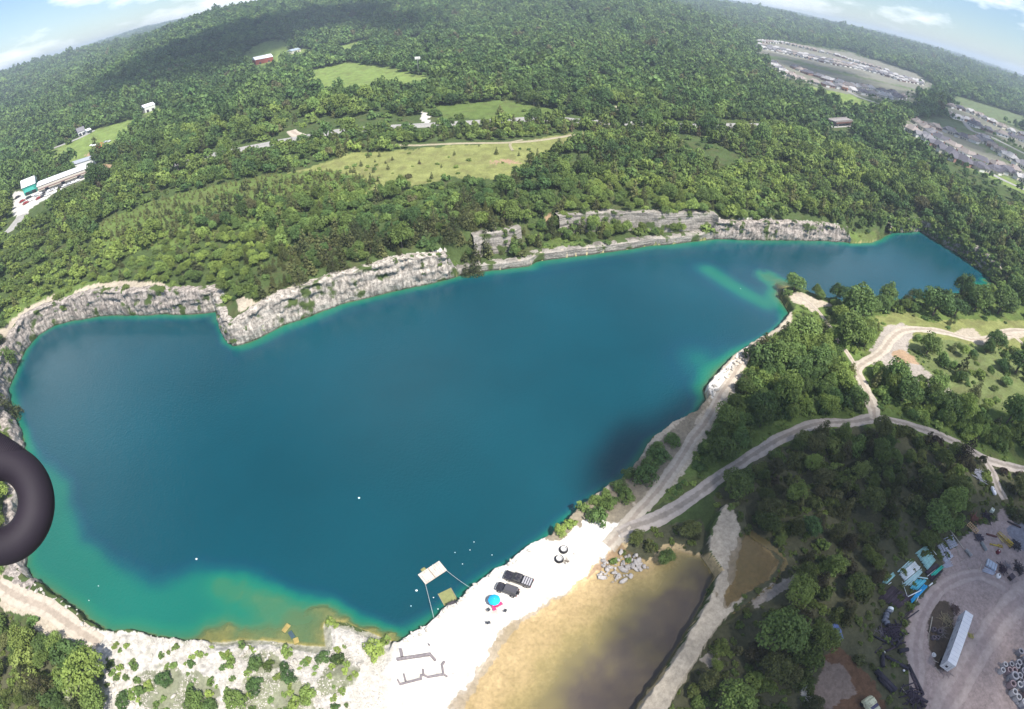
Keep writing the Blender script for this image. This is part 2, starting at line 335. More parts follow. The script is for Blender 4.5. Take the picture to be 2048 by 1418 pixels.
MATS = {}
def mat(name, col, rough=0.8, metal=0.0, var=0.18, scale=3.0, bump=0.0, spec=0.3, coat=0.0, dirt=None, dirt_scale=2.0):
    if name in MATS: return MATS[name]
    m = bpy.data.materials.new(name); m.use_nodes = True; n = m.node_tree.nodes; l = m.node_tree.links
    b = n['Principled BSDF']; b.inputs['Roughness'].default_value = rough; b.inputs['Metallic'].default_value = metal
    b.inputs['Specular IOR Level'].default_value = spec; b.inputs['Coat Weight'].default_value = coat
    t = n.new('ShaderNodeTexCoord'); no = n.new('ShaderNodeTexNoise'); no.inputs['Scale'].default_value = scale; no.inputs['Detail'].default_value = 5
    l.new(t.outputs['Object'], no.inputs[0])
    mr = n.new('ShaderNodeMapRange'); mr.inputs[1].default_value = 0.3; mr.inputs[2].default_value = 0.7; mr.inputs[3].default_value = 1-var; mr.inputs[4].default_value = 1+var
    l.new(no.outputs[0], mr.inputs[0])
    oi = n.new('ShaderNodeObjectInfo'); mr2 = n.new('ShaderNodeMapRange'); mr2.inputs[3].default_value = 1-var*0.7; mr2.inputs[4].default_value = 1+var*0.7
    l.new(oi.outputs['Random'], mr2.inputs[0])
    mu = n.new('ShaderNodeMath'); mu.operation = 'MULTIPLY'; l.new(mr.outputs[0], mu.inputs[0]); l.new(mr2.outputs[0], mu.inputs[1])
    vm = n.new('ShaderNodeVectorMath'); vm.operation = 'SCALE'; vm.inputs[0].default_value = col[:3]; l.new(mu.outputs[0], vm.inputs['Scale'])
    last = vm.outputs[0]
    if dirt:
        n2 = n.new('ShaderNodeTexNoise'); n2.inputs['Scale'].default_value = dirt_scale; n2.inputs['Detail'].default_value = 6; l.new(t.outputs['Object'], n2.inputs[0])
        r = n.new('ShaderNodeValToRGB'); r.color_ramp.elements[0].position = 0.5; r.color_ramp.elements[1].position = 0.68; l.new(n2.outputs[0], r.inputs[0])
        mxx = n.new('ShaderNodeMixRGB'); mxx.inputs[2].default_value = (*dirt, 1); l.new(r.outputs[0], mxx.inputs[0]); l.new(last, mxx.inputs[1]); last = mxx.outputs[0]
    l.new(last, b.inputs['Base Color'])
    if bump:
        bp = n.new('ShaderNodeBump'); bp.inputs['Strength'].default_value = bump; bp.inputs['Distance'].default_value = 0.05; l.new(no.outputs[0], bp.inputs['Height']); l.new(bp.outputs[0], b.inputs['Normal'])
    MATS[name] = m; return m

# ---------------------------------------------------------------- ground cover painted as real surface colour
GRASS = (.165,.225,.062); OLIVE = (.20,.215,.075); SCRUB = (.105,.150,.040); FLOOR = (.062,.090,.030); ROCK = (.60,.57,.52); CREAM = (.40,.345,.27); NGRASS = (.135,.165,.062)
GRAVEL = (.34,.30,.26); YARD = (.345,.272,.25); TAN = (.50,.38,.21); ORANGE = (.34,.235,.15); ROADC = (.52,.50,.46); DARKG = (.085,.085,.048); LAWN = (.115,.150,.070)
PAINT = [
 (GRASS, 4, [(617,150),(640,137),(690,125),(745,131),(800,140),(855,155),(860,166),(850,178),(800,184),(740,184),(700,194),(640,194),(612,178)]),
 (GRASS, 4, [(468,126),(500,95),(545,78),(585,82),(580,97),(625,100),(570,122),(500,134)]),
 (GRASS, 4, [(660,96),(740,78),(748,98),(690,112)]), (GRASS, 4, [(650,20),(700,10),(720,14),(660,26)]),
 (TAN, 4, [(194,152),(214,145),(216,149),(196,158)]),
 (OLIVE, 2.5, [(560,352),(640,327),(700,307),(800,300),(900,292),(1030,284),(1160,264),(1170,275),(1110,306),(1055,326),(1045,352),(1000,358),(900,356),(860,365),(760,388),(660,395),(600,390)]),
 (SCRUB, 3, [(190,455),(210,440),(320,400),(440,370),(560,349),(660,343),(760,360),(720,395),(620,420),(540,445),(450,468),(350,492),(250,510),(190,505)]),
 (ORANGE, 3, [(980,322),(1010,318),(1035,322),(1030,328),(1000,328),(985,328)]),
 (GRASS, 3, [(88,305),(150,283),(190,260),(270,236),(276,256),(255,282),(215,302),(190,328),(120,335)]),
 (GRASS, 3, [(290,228),(350,205),(345,188),(358,190),(358,208),(300,236)]),
 (ORANGE, 2, [(168,312),(195,296),(214,302),(212,310),(180,318)]),
 (ORANGE, 2, [(185,350),(205,330),(226,328),(222,340),(200,350)]),
 (ROADC, 1.5, [(24,385),(28,400),(30,440),(40,442),(60,420),(100,392),(135,372),(170,358),(175,345),(140,360),(80,382)]),
 (LAWN, 5, [(1490,104),(1560,114),(1640,125),(1720,142),(1800,160),(1870,180),(1860,188),(1800,186),(1740,176),(1660,158),(1580,140),(1500,118)]),
 (GRASS, 4, [(1612,172),(1690,186),(1740,202),(1770,214),(1750,226),(1700,214),(1650,196)]),
 (GRASS, 3, [(1765,195),(1830,205),(1838,215),(1790,216)]),
 (LAWN, 4, [(1800,245),(1870,232),(1960,260),(2090,330),(2090,410),(1990,365),(1900,318),(1840,285)]),
 (GRASS, 3, [(1795,250),(1830,272),(1880,300),(1930,330),(1985,358),(2060,395),(2060,380),(1990,345),(1920,308),(1840,265)]),
 (LAWN, 4, [(1880,188),(1960,206),(2060,236),(2060,262),(1980,236),(1890,202)]),
 (ROADC, 2, [(838,225),(858,226),(862,240),(858,252),(846,252)]),
 (CREAM, 2, [(1220,212),(1265,210),(1275,218),(1240,222),(1215,222)]), (CREAM, 2, [(1470,188),(1477,174),(1481,188)]), (SCRUB, 3, [(860,215),(1010,200),(1120,220),(1100,240),(900,240)]),
 ((.19,.185,.15), 6, [(1500,88),(1560,82),(1700,104),(1830,146),(1868,168),(1850,182),(1740,158),(1600,122),(1500,104)]), ((.17,.17,.13), 6, [(1535,125),(1560,118),(1700,152),(1830,182),(1830,202),(1720,194),(1640,176),(1560,152)]),
 ((.17,.17,.13), 5, [(1815,245),(1850,240),(1900,262),(1985,308),(2090,365),(2090,385),(1985,330),(1900,290),(1830,258)]), ((.17,.17,.13), 5, [(1885,215),(1930,212),(2090,285),(2090,315),(1950,255)]),
 # round the quarry rim
 (SCRUB, 1.5, [(0,640),(40,600),(110,575),(230,560),(330,570),(440,570),(450,600),(430,640),(300,630),(110,650),(30,720),(0,700)]),
 (CREAM, 0.8, [(-5,668),(35,628),(75,603),(112,590),(112,600),(80,615),(50,640),(20,668),(-5,690)]),
 (CREAM, 0.8, [(150,582),(200,566),(262,562),(320,566),(345,578),(300,584),(240,582),(190,590),(150,592)]),
 (ROCK, 0.8, [(395,585),(440,575),(455,590),(440,640),(470,690),(500,690),(560,660),(640,600),(740,560),(790,525),(860,508),(892,502),(895,560),(640,640),(480,700),(440,690),(430,630)]),
 (CREAM, 0.8, [(570,580),(590,568),(610,578),(580,600),(500,612),(480,625),(470,600),(520,605)]),
 (CREAM, 0.6, [(915,556),(1000,530),(1075,517),(1100,495),(1150,498),(1240,486),(1330,480),(1425,470),(1430,485),(1330,494),(1250,502),(1080,530),(1000,546),(915,562)]),
 (SCRUB, 1.0, [(1090,500),(1100,470),(1150,470),(1180,485),(1150,494),(1110,500)]),
 (ORANGE, 1.0, [(1085,430),(1098,428),(1104,450),(1092,452)]),
 (CREAM, 0.8, [(1165,446),(1280,447),(1290,432),(1360,430),(1425,438),(1425,446),(1290,450),(1165,453)]),
 (ROCK, 0.8, [(1432,446),(1560,444),(1650,448),(1690,452),(1690,460),(1560,454),(1435,456)]),
 (SCRUB, 1.0, [(1690,490),(1690,455),(1750,460),(1790,468),(1750,490)]),
 (CREAM, 0.7, [(1895,520),(1975,555),(1990,580),(1960,580),(1930,560)]),
 # near side, right
 (SCRUB, 1.5, [(1600,585),(1690,612),(1840,604),(1990,590),(2200,600),(2300,900),(2048,960),(1900,900),(1750,870),(1500,920),(1350,1020),(1300,1010),(1420,830),(1500,700),(1585,630)]),
 (OLIVE, 1.5, [(1745,640),(1800,620),(1850,640),(2048,640),(2200,660),(2200,720),(2048,700),(1900,700),(1800,690)]),
 (NGRASS, 1.6, [(1835,672),(1960,688),(2048,720),(2100,830),(2000,820),(1900,790),(1850,740),(1815,700)]),
 (CREAM, 0.7, [(1578,588),(1600,585),(1645,602),(1672,612),(1640,614),(1625,625),(1600,610),(1585,604)]),
 (GRAVEL, 1.0, [(1740,700),(1775,650),(1800,645),(1830,660),(1810,700),(1870,755),(1930,805),(1900,808),(1850,775),(1800,740),(1750,740)]),
 (ORANGE, 0.7, [(1782,705),(1800,697),(1830,715),(1840,730),(1800,728)]),
 (CREAM, 0.7, [(1905,664),(1945,655),(1960,672),(2048,660),(2048,672),(1960,690),(1935,680)]),
 # ledge along the lake
 (CREAM, 0.8, [(1585,640),(1575,655),(1545,675),(1510,700),(1492,735),(1456,800),(1425,860),(1385,915),(1345,975),(1300,1010),(1280,1045),(1255,1080),(1215,1112),(1180,1160),(1130,1205),(1080,1245),(1010,1300),(950,1390),(900,1480),(560,1520),(640,1360),(760,1290),(860,1200),(1000,1120),(1080,1060),(1200,975),(1290,900),(1400,780),(1490,680),(1570,630)]),
 (ROCK, 0.8, [(1500,690),(1490,725),(1440,800),(1425,800),(1400,790),(1460,715)]),
 (ROCK, 0.9, [(1255,1030),(1250,1060),(1200,1120),(1160,1165),(1080,1215),(1010,1255),(960,1320),(900,1418),(820,1520),(560,1520),(620,1400),(700,1330),(760,1285),(860,1215),(980,1130),(1090,1065),(1180,1010)]),
 ((.24,.205,.15), 1.5, [(1290,905),(1330,870),(1410,800),(1420,815),(1380,870),(1330,950),(1270,1000),(1250,1030),(1190,1040),(1110,1090),(1080,1075),(1180,1000),(1250,950)]),
 (TAN, 1.0, [(1240,1080),(1195,1130),(1130,1190),(1050,1245),(1000,1300),(950,1370),(900,1480),(1260,1520),(1330,1330),(1430,1150),(1390,1080),(1300,1080)]),
 (ORANGE, 0.8, [(1240,1082),(1200,1125),(1165,1165),(1190,1150),(1250,1100)]),
 (DARKG, 1.0, [(1270,1070),(1400,1040),(1430,1100),(1400,1110),(1340,1090),(1290,1120),(1240,1105)]),
 # near side: dark scrub below the gravel track
 (DARKG, 1.5, [(1430,990),(1560,890),(1650,855),(1750,855),(1900,890),(2048,950),(2200,1000),(2200,1500),(1270,1520),(1330,1400),(1480,1200),(1440,1010)]),
 (CREAM, 0.6, [(1452,1008),(1462,1012),(1478,1060),(1478,1100),(1470,1140),(1490,1190),(1440,1250),(1400,1310),(1360,1380),(1320,1440),(1262,1440),(1290,1400),(1345,1320),(1385,1250),(1415,1200),(1440,1140),(1415,1100),(1425,1050)]),
 ((.21,.15,.07), 0.6, [(1490,1065),(1520,1085),(1560,1122),(1535,1160),(1490,1190),(1452,1215),(1448,1190),(1466,1165),(1472,1130),(1478,1090)]),
 (GRAVEL, 0.8, [(1500,1200),(1560,1160),(1612,1140),(1616,1150),(1560,1185),(1510,1215),(1500,1212)]),
 (GRAVEL, 0.8, [(1400,1310),(1440,1290),(1440,1330),(1425,1335)]),
 (ROCK, 0.5, [(1600,1375),(1618,1370),(1626,1395),(1618,1412),(1605,1400)]),
 ((.13,.075,.045), 1.0, [(1640,1330),(1680,1290),(1720,1320),(1770,1400),(1800,1480),(1620,1480),(1640,1400)]),
 ((.20,.155,.13), 1.2, [(1650,1330),(1680,1328),(1715,1370),(1700,1400),(1640,1418),(1625,1380)]),
 (YARD, 1.0, [(2060,995),(2010,1010),(1985,1040),(1940,1062),(1918,1085),(1895,1120),(1880,1150),(1862,1180),(1830,1205),(1812,1240),(1805,1290),(1820,1350),(1850,1418),(1880,1520),(2300,1520),(2300,1000)]),
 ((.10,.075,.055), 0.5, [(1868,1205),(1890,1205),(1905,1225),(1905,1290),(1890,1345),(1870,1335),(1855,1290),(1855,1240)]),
 (DARKG, 0.8, [(1990,960),(2048,990),(2060,1040),(2020,1040),(1995,1000)]),
 ((.20,.20,.23), 0.8, [(2010,1052),(2060,1040),(2060,1110),(2030,1090)]),
 # near side, bottom left
 ((.47,.44,.39), 1.2, [(180,1245),(240,1268),(400,1280),(560,1284),(650,1250),(740,1262),(800,1280),(760,1520),(160,1520),(130,1330),(140,1270)]),
 (CREAM, 0.9, [(-5,1150),(30,1180),(75,1200),(110,1215),(160,1255),(225,1290),(210,1330),(150,1300),(105,1290),(60,1240),(0,1215)]),
 (SCRUB, 1.2, [(110,1280),(150,1300),(200,1340),(215,1400),(200,1520),(60,1520),(100,1350)]),
 (DARKG, 1.5, [(-300,1200),(20,1230),(60,1260),(100,1300),(100,1520),(-300,1520)]),
 (LAWN, 1.5, [(290,1350),(340,1335),(400,1350),(440,1380),(440,1520),(270,1520)]),
 (LAWN, 1.5, [(480,1350),(520,1330),(560,1345),(620,1375),(630,1418),(620,1520),(480,1520)]),
 (LAWN, 1.2, [(655,1330),(700,1318),(715,1345),(690,1385),(650,1395),(630,1370)]),
 (SCRUB, 1.2, [(500,1310),(540,1300),(560,1330),(530,1350),(500,1340)]),
 (SCRUB, 1.0, [(-20,880),(30,830),(48,860),(50,905),(46,1040),(50,1120),(20,1150),(-60,1100)]),
]
PW = [(c, wv, onl(*[(min(max(a, -60), 2110), b) for a, b in pts])) for c, wv, pts in PAINT]
def cover(x, y):
    """index of the last painted patch at each point, -1 where woods stand"""
    idx = np.full(x.shape, -1)
    w1 = fbm(x/7, y/7, o=4, seed=40)*1.5; w2 = fbm(x/7, y/7, o=4, seed=50)*1.5
    nr_ = np.hypot(x, y) < 300; w1 = w1+nr_*fbm(x/1.1, y/1.1, o=3, seed=41)*.9; w2 = w2+nr_*fbm(x/1.1, y/1.1, o=3, seed=51)*.9
    for i, (c, wv, P) in enumerate(PW):
        R = np.hypot(*P.mean(0)); k = wv*(1 if R < 350 else R/250)
        idx[inpoly(P, x+w1*k, y+w2*k)] = i
    return idx
COLS = np.array([p[0] for p in PW]+[FLOOR])

az = np.radians(np.linspace(-108, 108, 1400)); rows = [2.0]
while rows[-1] < 7800:
    r = rows[-1]; rows.append(r+(min(max(.0019*(r*r+H*H)/H, .2), 12) if r < 3000 else 60))
rr = np.array(rows); RR, AA = np.meshgrid(rr, az, indexing='ij')
X = (RR*np.sin(AA)).ravel(); Y = (RR*np.cos(AA)).ravel()
Z, TIN, TD, TDEP = land(X, Y, True)
ci = cover(X, Y); col = COLS[ci]
n1 = fbm(X/4, Y/4, o=4, seed=60)[:, None]; n2 = fbm(X/25, Y/25, o=3, seed=70)[:, None]
soil = np.clip(ss(fbm(X/5, Y/5, o=4, seed=61), 0.05, 0.5), 0, 1)[:, None]
green = ((col[:, 1] > col[:, 0]))[:, None]
col = np.where(green, col*(1+0.35*n1)*(1-soil*.35)+np.array([.16,.13,.07])*soil*.22, col*(1+0.16*n1+0.12*n2))
rub = inpoly(FP((150,1262),(400,1278),(640,1245),(760,1262),(720,1340),(700,1400),(640,1560),(60,1560),(130,1330)), X, Y)
gmx = ss(fbm(X/3.2, Y/3.2, o=5, seed=62)+.9*(ci >= 0)*(COLS[ci][:, 1] > COLS[ci][:, 0])-.25, -.12, .5)*.8
stn = (np.array([.46, .43, .385])*(1+.5*fbm(X/.7, Y/.7, o=3, seed=63)[:, None]))
col = np.where(rub[:, None], stn*(1-gmx[:, None])+np.array([.15, .165, .085])*(1+.4*n1)*gmx[:, None], col)
inl = TIN[:, None]
bedc = np.array([.34,.30,.13])*(1+0.5*n1)+np.array([.10,.05,-.02])*np.clip(n2*2, -1, 1)
col = np.where(inl, np.clip(bedc, .03, 1), col)
nr, nc = len(rr), len(az)
ii = (np.arange(nr-1)[:, None]*nc+np.arange(nc-1)[None]).ravel()
F = np.stack([ii, ii+nc, ii+nc+1, ii+1], 1)
tm = mesh_np('ground', np.stack([X, Y, Z], 1), F, {'col': ('FLOAT_COLOR', 'POINT', np.concatenate([np.clip(col, .01, .9), np.ones((len(col), 1))], 1))})
gm = bpy.data.materials.new('ground_cover'); gm.use_nodes = True; n = gm.node_tree.nodes; l = gm.node_tree.links
b = n['Principled BSDF']; b.inputs['Roughness'].default_value = 0.95; b.inputs['Specular IOR Level'].default_value = 0.1
at = n.new('ShaderNodeAttribute'); at.attribute_name = 'col'
tcn = n.new('ShaderNodeTexCoord'); n3 = n.new('ShaderNodeTexNoise'); n3.inputs['Scale'].default_value = 1.1; n3.inputs['Detail'].default_value = 8; n3.inputs['Roughness'].default_value = .72
l.new(tcn.outputs['Object'], n3.inputs[0]); m3 = n.new('ShaderNodeMapRange'); m3.inputs[1].default_value = .3; m3.inputs[2].default_value = .7; m3.inputs[3].default_value = .66; m3.inputs[4].default_value = 1.3
l.new(n3.outputs[0], m3.inputs[0]); vs = n.new('ShaderNodeVectorMath'); vs.operation = 'SCALE'; l.new(at.outputs['Color'], vs.inputs[0]); l.new(m3.outputs[0], vs.inputs['Scale']); l.new(vs.outputs[0], b.inputs['Base Color'])
bp = n.new('ShaderNodeBump'); bp.inputs['Strength'].default_value = .7; bp.inputs['Distance'].default_value = .25; l.new(n3.outputs[0], bp.inputs['Height']); l.new(bp.outputs[0], b.inputs['Normal'])
tag(link('ground', tm, gm), kind='structure')

# ---------------------------------------------------------------- lake and ponds
def watermat(name, deepc, shallow, alpha_lo, rough=0.06, bumps=0.3, amp=1.0):
    m = bpy.data.materials.new(name); m.use_nodes = True; n = m.node_tree.nodes; l = m.node_tree.links
    b = n['Principled BSDF']; b.inputs['Roughness'].default_value = rough; b.inputs['IOR'].default_value = 1.33; b.inputs['Specular IOR Level'].default_value = 0.5
    a = n.new('ShaderNodeAttribute'); a.attribute_name = 'dep'
    r = n.new('ShaderNodeValToRGB'); e = r.color_ramp.elements; e[0].position = 0.0; e[0].color = (*shallow[0], 1)
    e[1].position = 1.0; e[1].color = (*deepc, 1)
    for p, c in shallow[1:]: x = e.new(p); x.color = (*c, 1)
    l.new(a.outputs['Fac'], r.inputs[0])
    t = n.new('ShaderNodeTexCoord'); no = n.new('ShaderNodeTexNoise'); no.inputs['Scale'].default_value = 0.02; no.inputs['Detail'].default_value = 4
    l.new(t.outputs['Object'], no.inputs[0]); mr = n.new('ShaderNodeMapRange'); mr.inputs[1].default_value = .3; mr.inputs[2].default_value = .7; mr.inputs[3].default_value = .86; mr.inputs[4].default_value = 1.14
    l.new(no.outputs[0], mr.inputs[0]); v = n.new('ShaderNodeVectorMath'); v.operation = 'SCALE'; l.new(r.outputs[0], v.inputs[0]); l.new(mr.outputs[0], v.inputs['Scale'])
    l.new(v.outputs[0], b.inputs['Base Color'])
    w1 = n.new('ShaderNodeTexNoise'); w1.inputs['Scale'].default_value = 1.6; w1.inputs['Detail'].default_value = 4; l.new(t.outputs['Object'], w1.inputs[0])
    bp = n.new('ShaderNodeBump'); bp.inputs['Strength'].default_value = bumps; bp.inputs['Distance'].default_value = 0.3; l.new(w1.outputs[0], bp.inputs['Height']); l.new(bp.outputs[0], b.inputs['Normal'])
    al = n.new('ShaderNodeMapRange'); al.inputs[1].default_value = 0; al.inputs[2].default_value = alpha_lo[1]; al.inputs[3].default_value = alpha_lo[0]; al.inputs[4].default_value = 1
    l.new(a.outputs['Fac'], al.inputs[0]); l.new(al.outputs[0], b.inputs['Alpha'])
    return m
st = 0.8
gx = np.arange(BB[0][0]+84, BB[1][0]-84, st); gy = np.arange(BB[0][1]+84, BB[1][1]-84, st)
GX, GY = np.meshgrid(gx, gy, indexing='ij'); gX = GX.ravel(); gY = GY.ravel()
_, wi, wd_, wdep = land(gX, gY, True)
keep = (wd_ < 3.6); km = keep.reshape(GX.shape); kf = km[:-1, :-1] & km[1:, :-1] & km[1:, 1:] & km[:-1, 1:]
I = (np.arange(len(gx)-1)[:, None]*len(gy)+np.arange(len(gy)-1)[None]); I = I[kf]
Fw = np.stack([I, I+len(gy), I+len(gy)+1, I+1], 1)
# cloudy patches of silt and weed in the shallows
dep = np.clip(wdep/14.0, 0, 1)
ridge = onl((1430,492),(1470,515),(1510,540),(1545,560),(1575,577)); dr, _ = polydist(ridge, gX, gY, closed=False)
dep = dep*(1-0.72*np.exp(-(dr/7.0)**2))
bulge, _ = polydist(FP((1400,720),(1440,750),(1480,720), z=ZW), gX, gY, closed=False); dep = dep*(1-0.55*np.exp(-(bulge/9)**2))
far_, _ = polydist(FP((480,705),(570,665),(700,618),(900,568),(1060,545),(1200,518),(1400,496),(1560,490),(1700,495), z=ZW), gX, gY, closed=False); dep = dep*(1-0.30*np.exp(-(far_/4.5)**2))
wm = mesh_np('lake_water', np.stack([gX, gY, np.full(gX.shape, ZW)], 1), Fw, {'dep': ('FLOAT', 'POINT', dep)}, smooth=True)
wmat = watermat('lake_water', (.0012,.048,.068), [(.12,.15,.06), (0.05, (.085,.135,.058)), (0.12, (.026,.125,.070)), (0.22, (.010,.125,.082)), (0.36, (.005,.105,.084)), (0.55, (.003,.066,.082)), (0.8, (.0022,.047,.073))], (0.25, 0.10))
tag(link('lake_water', wm, wmat), kind='structure')
def pond(name, P, z, m, k=0.6):
    lo = P.min(0)-2; hi = P.max(0)+2; gx = np.arange(lo[0], hi[0], k); gy = np.arange(lo[1], hi[1], k)
    GX, GY = np.meshgrid(gx, gy, indexing='ij'); d, _ = polydist(P, GX.ravel(), GY.ravel()); i = inpoly(P, GX.ravel(), GY.ravel())
    e = np.where(i, d, -d).reshape(GX.shape); km = e > -2.0; kf = km[:-1, :-1] & km[1:, :-1] & km[1:, 1:] & km[:-1, 1:]
    I = (np.arange(len(gx)-1)[:, None]*len(gy)+np.arange(len(gy)-1)[None])[kf]
    tz = land(GX.ravel(), GY.ravel())
    me = mesh_np(name, np.stack([GX.ravel(), GY.ravel(), np.full(GX.size, z)], 1), np.stack([I, I+len(gy), I+len(gy)+1, I+1], 1), {'dep': ('FLOAT', 'POINT', np.clip((z-tz)/1.5+.10*fbm(GX.ravel()/2.5, GY.ravel()/2.5, o=4, seed=17), 0, 1))}, smooth=True)
    return tag(link(name, me, m), kind='structure')
pm = watermat('pond_water', (.050,.040,.042), [(.38,.26,.12), (0.15, (.36,.26,.11)), (0.35, (.28,.23,.085)), (0.55, (.19,.16,.07)), (0.8, (.085,.068,.05))], (0.12, 0.8), bumps=0.05)  # dark end of the ramp stands for the shade along the wall
pond('shallow_pond_water', pond_a, ZP, pm); pond('puddle_water', pond_b, 3.02, watermat('puddle_water', (.10,.075,.03), [(.20,.14,.06), (.4, (.17,.13,.05))], (.35, .5), bumps=.03))

# ---------------------------------------------------------------- quarry cliffs
def rockmat(name, base, dark, strata, scale=1.0):
    m = bpy.data.materials.new(name); m.use_nodes = True; n = m.node_tree.nodes; l = m.node_tree.links
    b = n['Principled BSDF']; b.inputs['Roughness'].default_value = 0.9; b.inputs['Specular IOR Level'].default_value = 0.15
    t = n.new('ShaderNodeTexCoord')
    a = n.new('ShaderNodeTexNoise'); a.inputs['Scale'].default_value = 1.5*scale; a.inputs['Detail'].default_value = 10; a.inputs['Roughness'].default_value = .75; l.new(t.outputs['Object'], a.inputs[0])
    mp = n.new('ShaderNodeMapping'); mp.inputs['Scale'].default_value = (.12, .12, 2.2) if strata else (.9, .9, .3); l.new(t.outputs['Object'], mp.inputs[0])
    c = n.new('ShaderNodeTexNoise'); c.inputs['Scale'].default_value = 1.0; c.inputs['Detail'].default_value = 6; l.new(mp.outputs[0], c.inputs[0])
    r1 = n.new('ShaderNodeValToRGB'); r1.color_ramp.elements[0].position = .40; r1.color_ramp.elements[0].color = (*dark, 1); r1.color_ramp.elements[1].position = .55; r1.color_ramp.elements[1].color = (*base, 1); l.new(a.outputs[0], r1.inputs[0])
    r2 = n.new('ShaderNodeMapRange'); r2.inputs[1].default_value = .38; r2.inputs[2].default_value = .6; r2.inputs[3].default_value = .5; r2.inputs[4].default_value = 1.1; l.new(c.outputs[0], r2.inputs[0])
    v = n.new('ShaderNodeVectorMath'); v.operation = 'SCALE'; l.new(r1.outputs[0], v.inputs[0]); l.new(r2.outputs[0], v.inputs['Scale'])
    # green growth clinging in patches, and the wet dark band at the water line
    g = n.new('ShaderNodeTexNoise'); g.inputs['Scale'].default_value = .16; g.inputs['Detail'].default_value = 7; l.new(t.outputs['Object'], g.inputs[0])
    gr = n.new('ShaderNodeValToRGB'); gr.color_ramp.elements[0].position = .56; gr.color_ramp.elements[1].position = .62; l.new(g.outputs[0], gr.inputs[0])
    mx = n.new('ShaderNodeMixRGB'); mx.inputs[2].default_value = (.07, .10, .03, 1); l.new(gr.outputs[0], mx.inputs[0]); l.new(v.outputs[0], mx.inputs[1])
    sx = n.new('ShaderNodeSeparateXYZ'); l.new(t.outputs['Object'], sx.inputs[0]); wr = n.new('ShaderNodeMapRange'); wr.inputs[1].default_value = ZW+.25; wr.inputs[2].default_value = ZW+.6; wr.inputs[3].default_value = .38; wr.inputs[4].default_value = 1
    l.new(sx.outputs[2], wr.inputs[0]); v2 = n.new('ShaderNodeVectorMath'); v2.operation = 'SCALE'; l.new(mx.outputs[0], v2.inputs[0]); l.new(wr.outputs[0], v2.inputs['Scale'])
    l.new(v2.outputs[0], b.inputs['Base Color'])
    bp = n.new('ShaderNodeBump'); bp.inputs['Strength'].default_value = 1.0; bp.inputs['Distance'].default_value = .35; l.new(a.outputs[0], bp.inputs['Height']); l.new(bp.outputs[0], b.inputs['Normal'])
    return m
rock_white = rockmat('pale_limestone', (.52, .47, .41), (.28, .245, .215), False)
rock_grey = rockmat('grey_limestone', (.44, .39, .345), (.22, .19, .175), False)
rock_wall = rockmat('sawn_limestone', (.36, .33, .29), (.22, .20, .18), True)
def cliff(name, i0, i1, tier, m, rough=1.0, dv=0.45):
    """face between stations i0 and i1 (indices into ST); tier 1: water to rim, tier 2: ledge to plateau"""
    def first(k): return int(np.argmin(np.hypot(*(LO-_base[k]).T)))
    a, b = first(i0)-1, first(i1)+1
    idx = np.arange(a, b+1 if b > a else b+1+NL)
    s = np.arange(idx[0], idx[-1], 0.22)
    p = LP[np.floor(s).astype(int) % NL]*(1-(s % 1))[:, None]+LP[(np.floor(s).astype(int)+1) % NL]*(s % 1)[:, None]
    q = LO[np.floor(s).astype(int) % NL]*(1-(s % 1))[:, None]+LO[(np.floor(s).astype(int)+1) % NL]*(s % 1)[:, None]
    nn = LN[np.floor(s).astype(int) % NL]*(1-(s % 1))[:, None]+LN[(np.floor(s).astype(int)+1) % NL]*(s % 1)[:, None]
    K = 5
    nn = np.stack([np.convolve(np.pad(nn[:, j], K, 'edge'), np.ones(2*K+1)/(2*K+1), 'valid') for j in (0, 1)], 1); nn /= np.linalg.norm(nn, axis=1)[:, None]
    rim, wdt, z2, ramp = p.T
    z0 = np.full(len(s), ZW-1.5) if tier == 1 else rim-0.6
    z1 = rim if tier == 1 else z2
    off0 = np.full(len(s), -0.2) if tier == 1 else wdt; lean = 2.3 if tier == 1 else 1.7
    if tier == 1: lean = np.where(rim > 3, 1.2, np.where(rim > 1.7, 1.2, 0.5))
    nv = int(max(4, (z1-z0).max()/dv))+1
    t = np.linspace(0, 1, nv)
    zz = z0[:, None]+(z1-z0)[:, None]*t
    arc = np.concatenate([[0], np.cumsum(np.hypot(*np.diff(q, axis=0).T))])[:, None]+0*t
    fiss = np.abs(fbm(arc/1.7, zz/16, o=4, seed=80))*3.0
    blk = fbm(arc/4.5, zz/1.5, o=5, seed=81)*1.1
    blk = np.round(blk*5)/5*0.6+blk*0.5
    disp = (fiss-0.5+blk)*rough
    disp *= np.minimum(1, 0.25+1.5*np.minimum(t, 1))[None]
    outw = off0[:, None]+(np.asarray(lean)*np.ones(len(s)))[:, None]*t**1.15-disp*0+np.minimum(disp, 1.5)*-0.9
    zz2 = zz+fbm(arc/2.0, zz/2, o=3, seed=83)*0.25*(t < .98)+(t > .97)*fbm(arc/1.5, zz*0, o=3, seed=84)*0.6*rough
    P = q[:, None, :]+nn[:, None, :]*outw[..., None]
    V = np.concatenate([P, zz2[..., None]], -1)
    # the broken crest runs back onto the land
    for back, dz in ((1.6, .12), (4.2, -.05), (6.0, -1.2)):
        e = V[:, nv-1, :].copy(); e[:, :2] += nn*back; e[:, 2] = z1+dz+fbm(e[:, 0]/1.3, e[:, 1]/1.3, o=3, seed=85)*.35
        V = np.concatenate([V, e[:, None, :]], 1)
    ns, nz = V.shape[:2]
    I = (np.arange(ns-1)[:, None]*nz+np.arange(nz-1)[None]).ravel()
    F = np.stack([I, I+nz, I+nz+1, I+1], 1)
    return tag(link(name, mesh_np(name, V.reshape(-1, 3), F), m), kind='structure')
def si(px, py): return int(np.argmin(np.hypot(_st[:, 0]-px, _st[:, 1]-py)))
cliff('quarry_bank', si(70, 1160), si(18, 800), 1, rock_grey, 0.8)
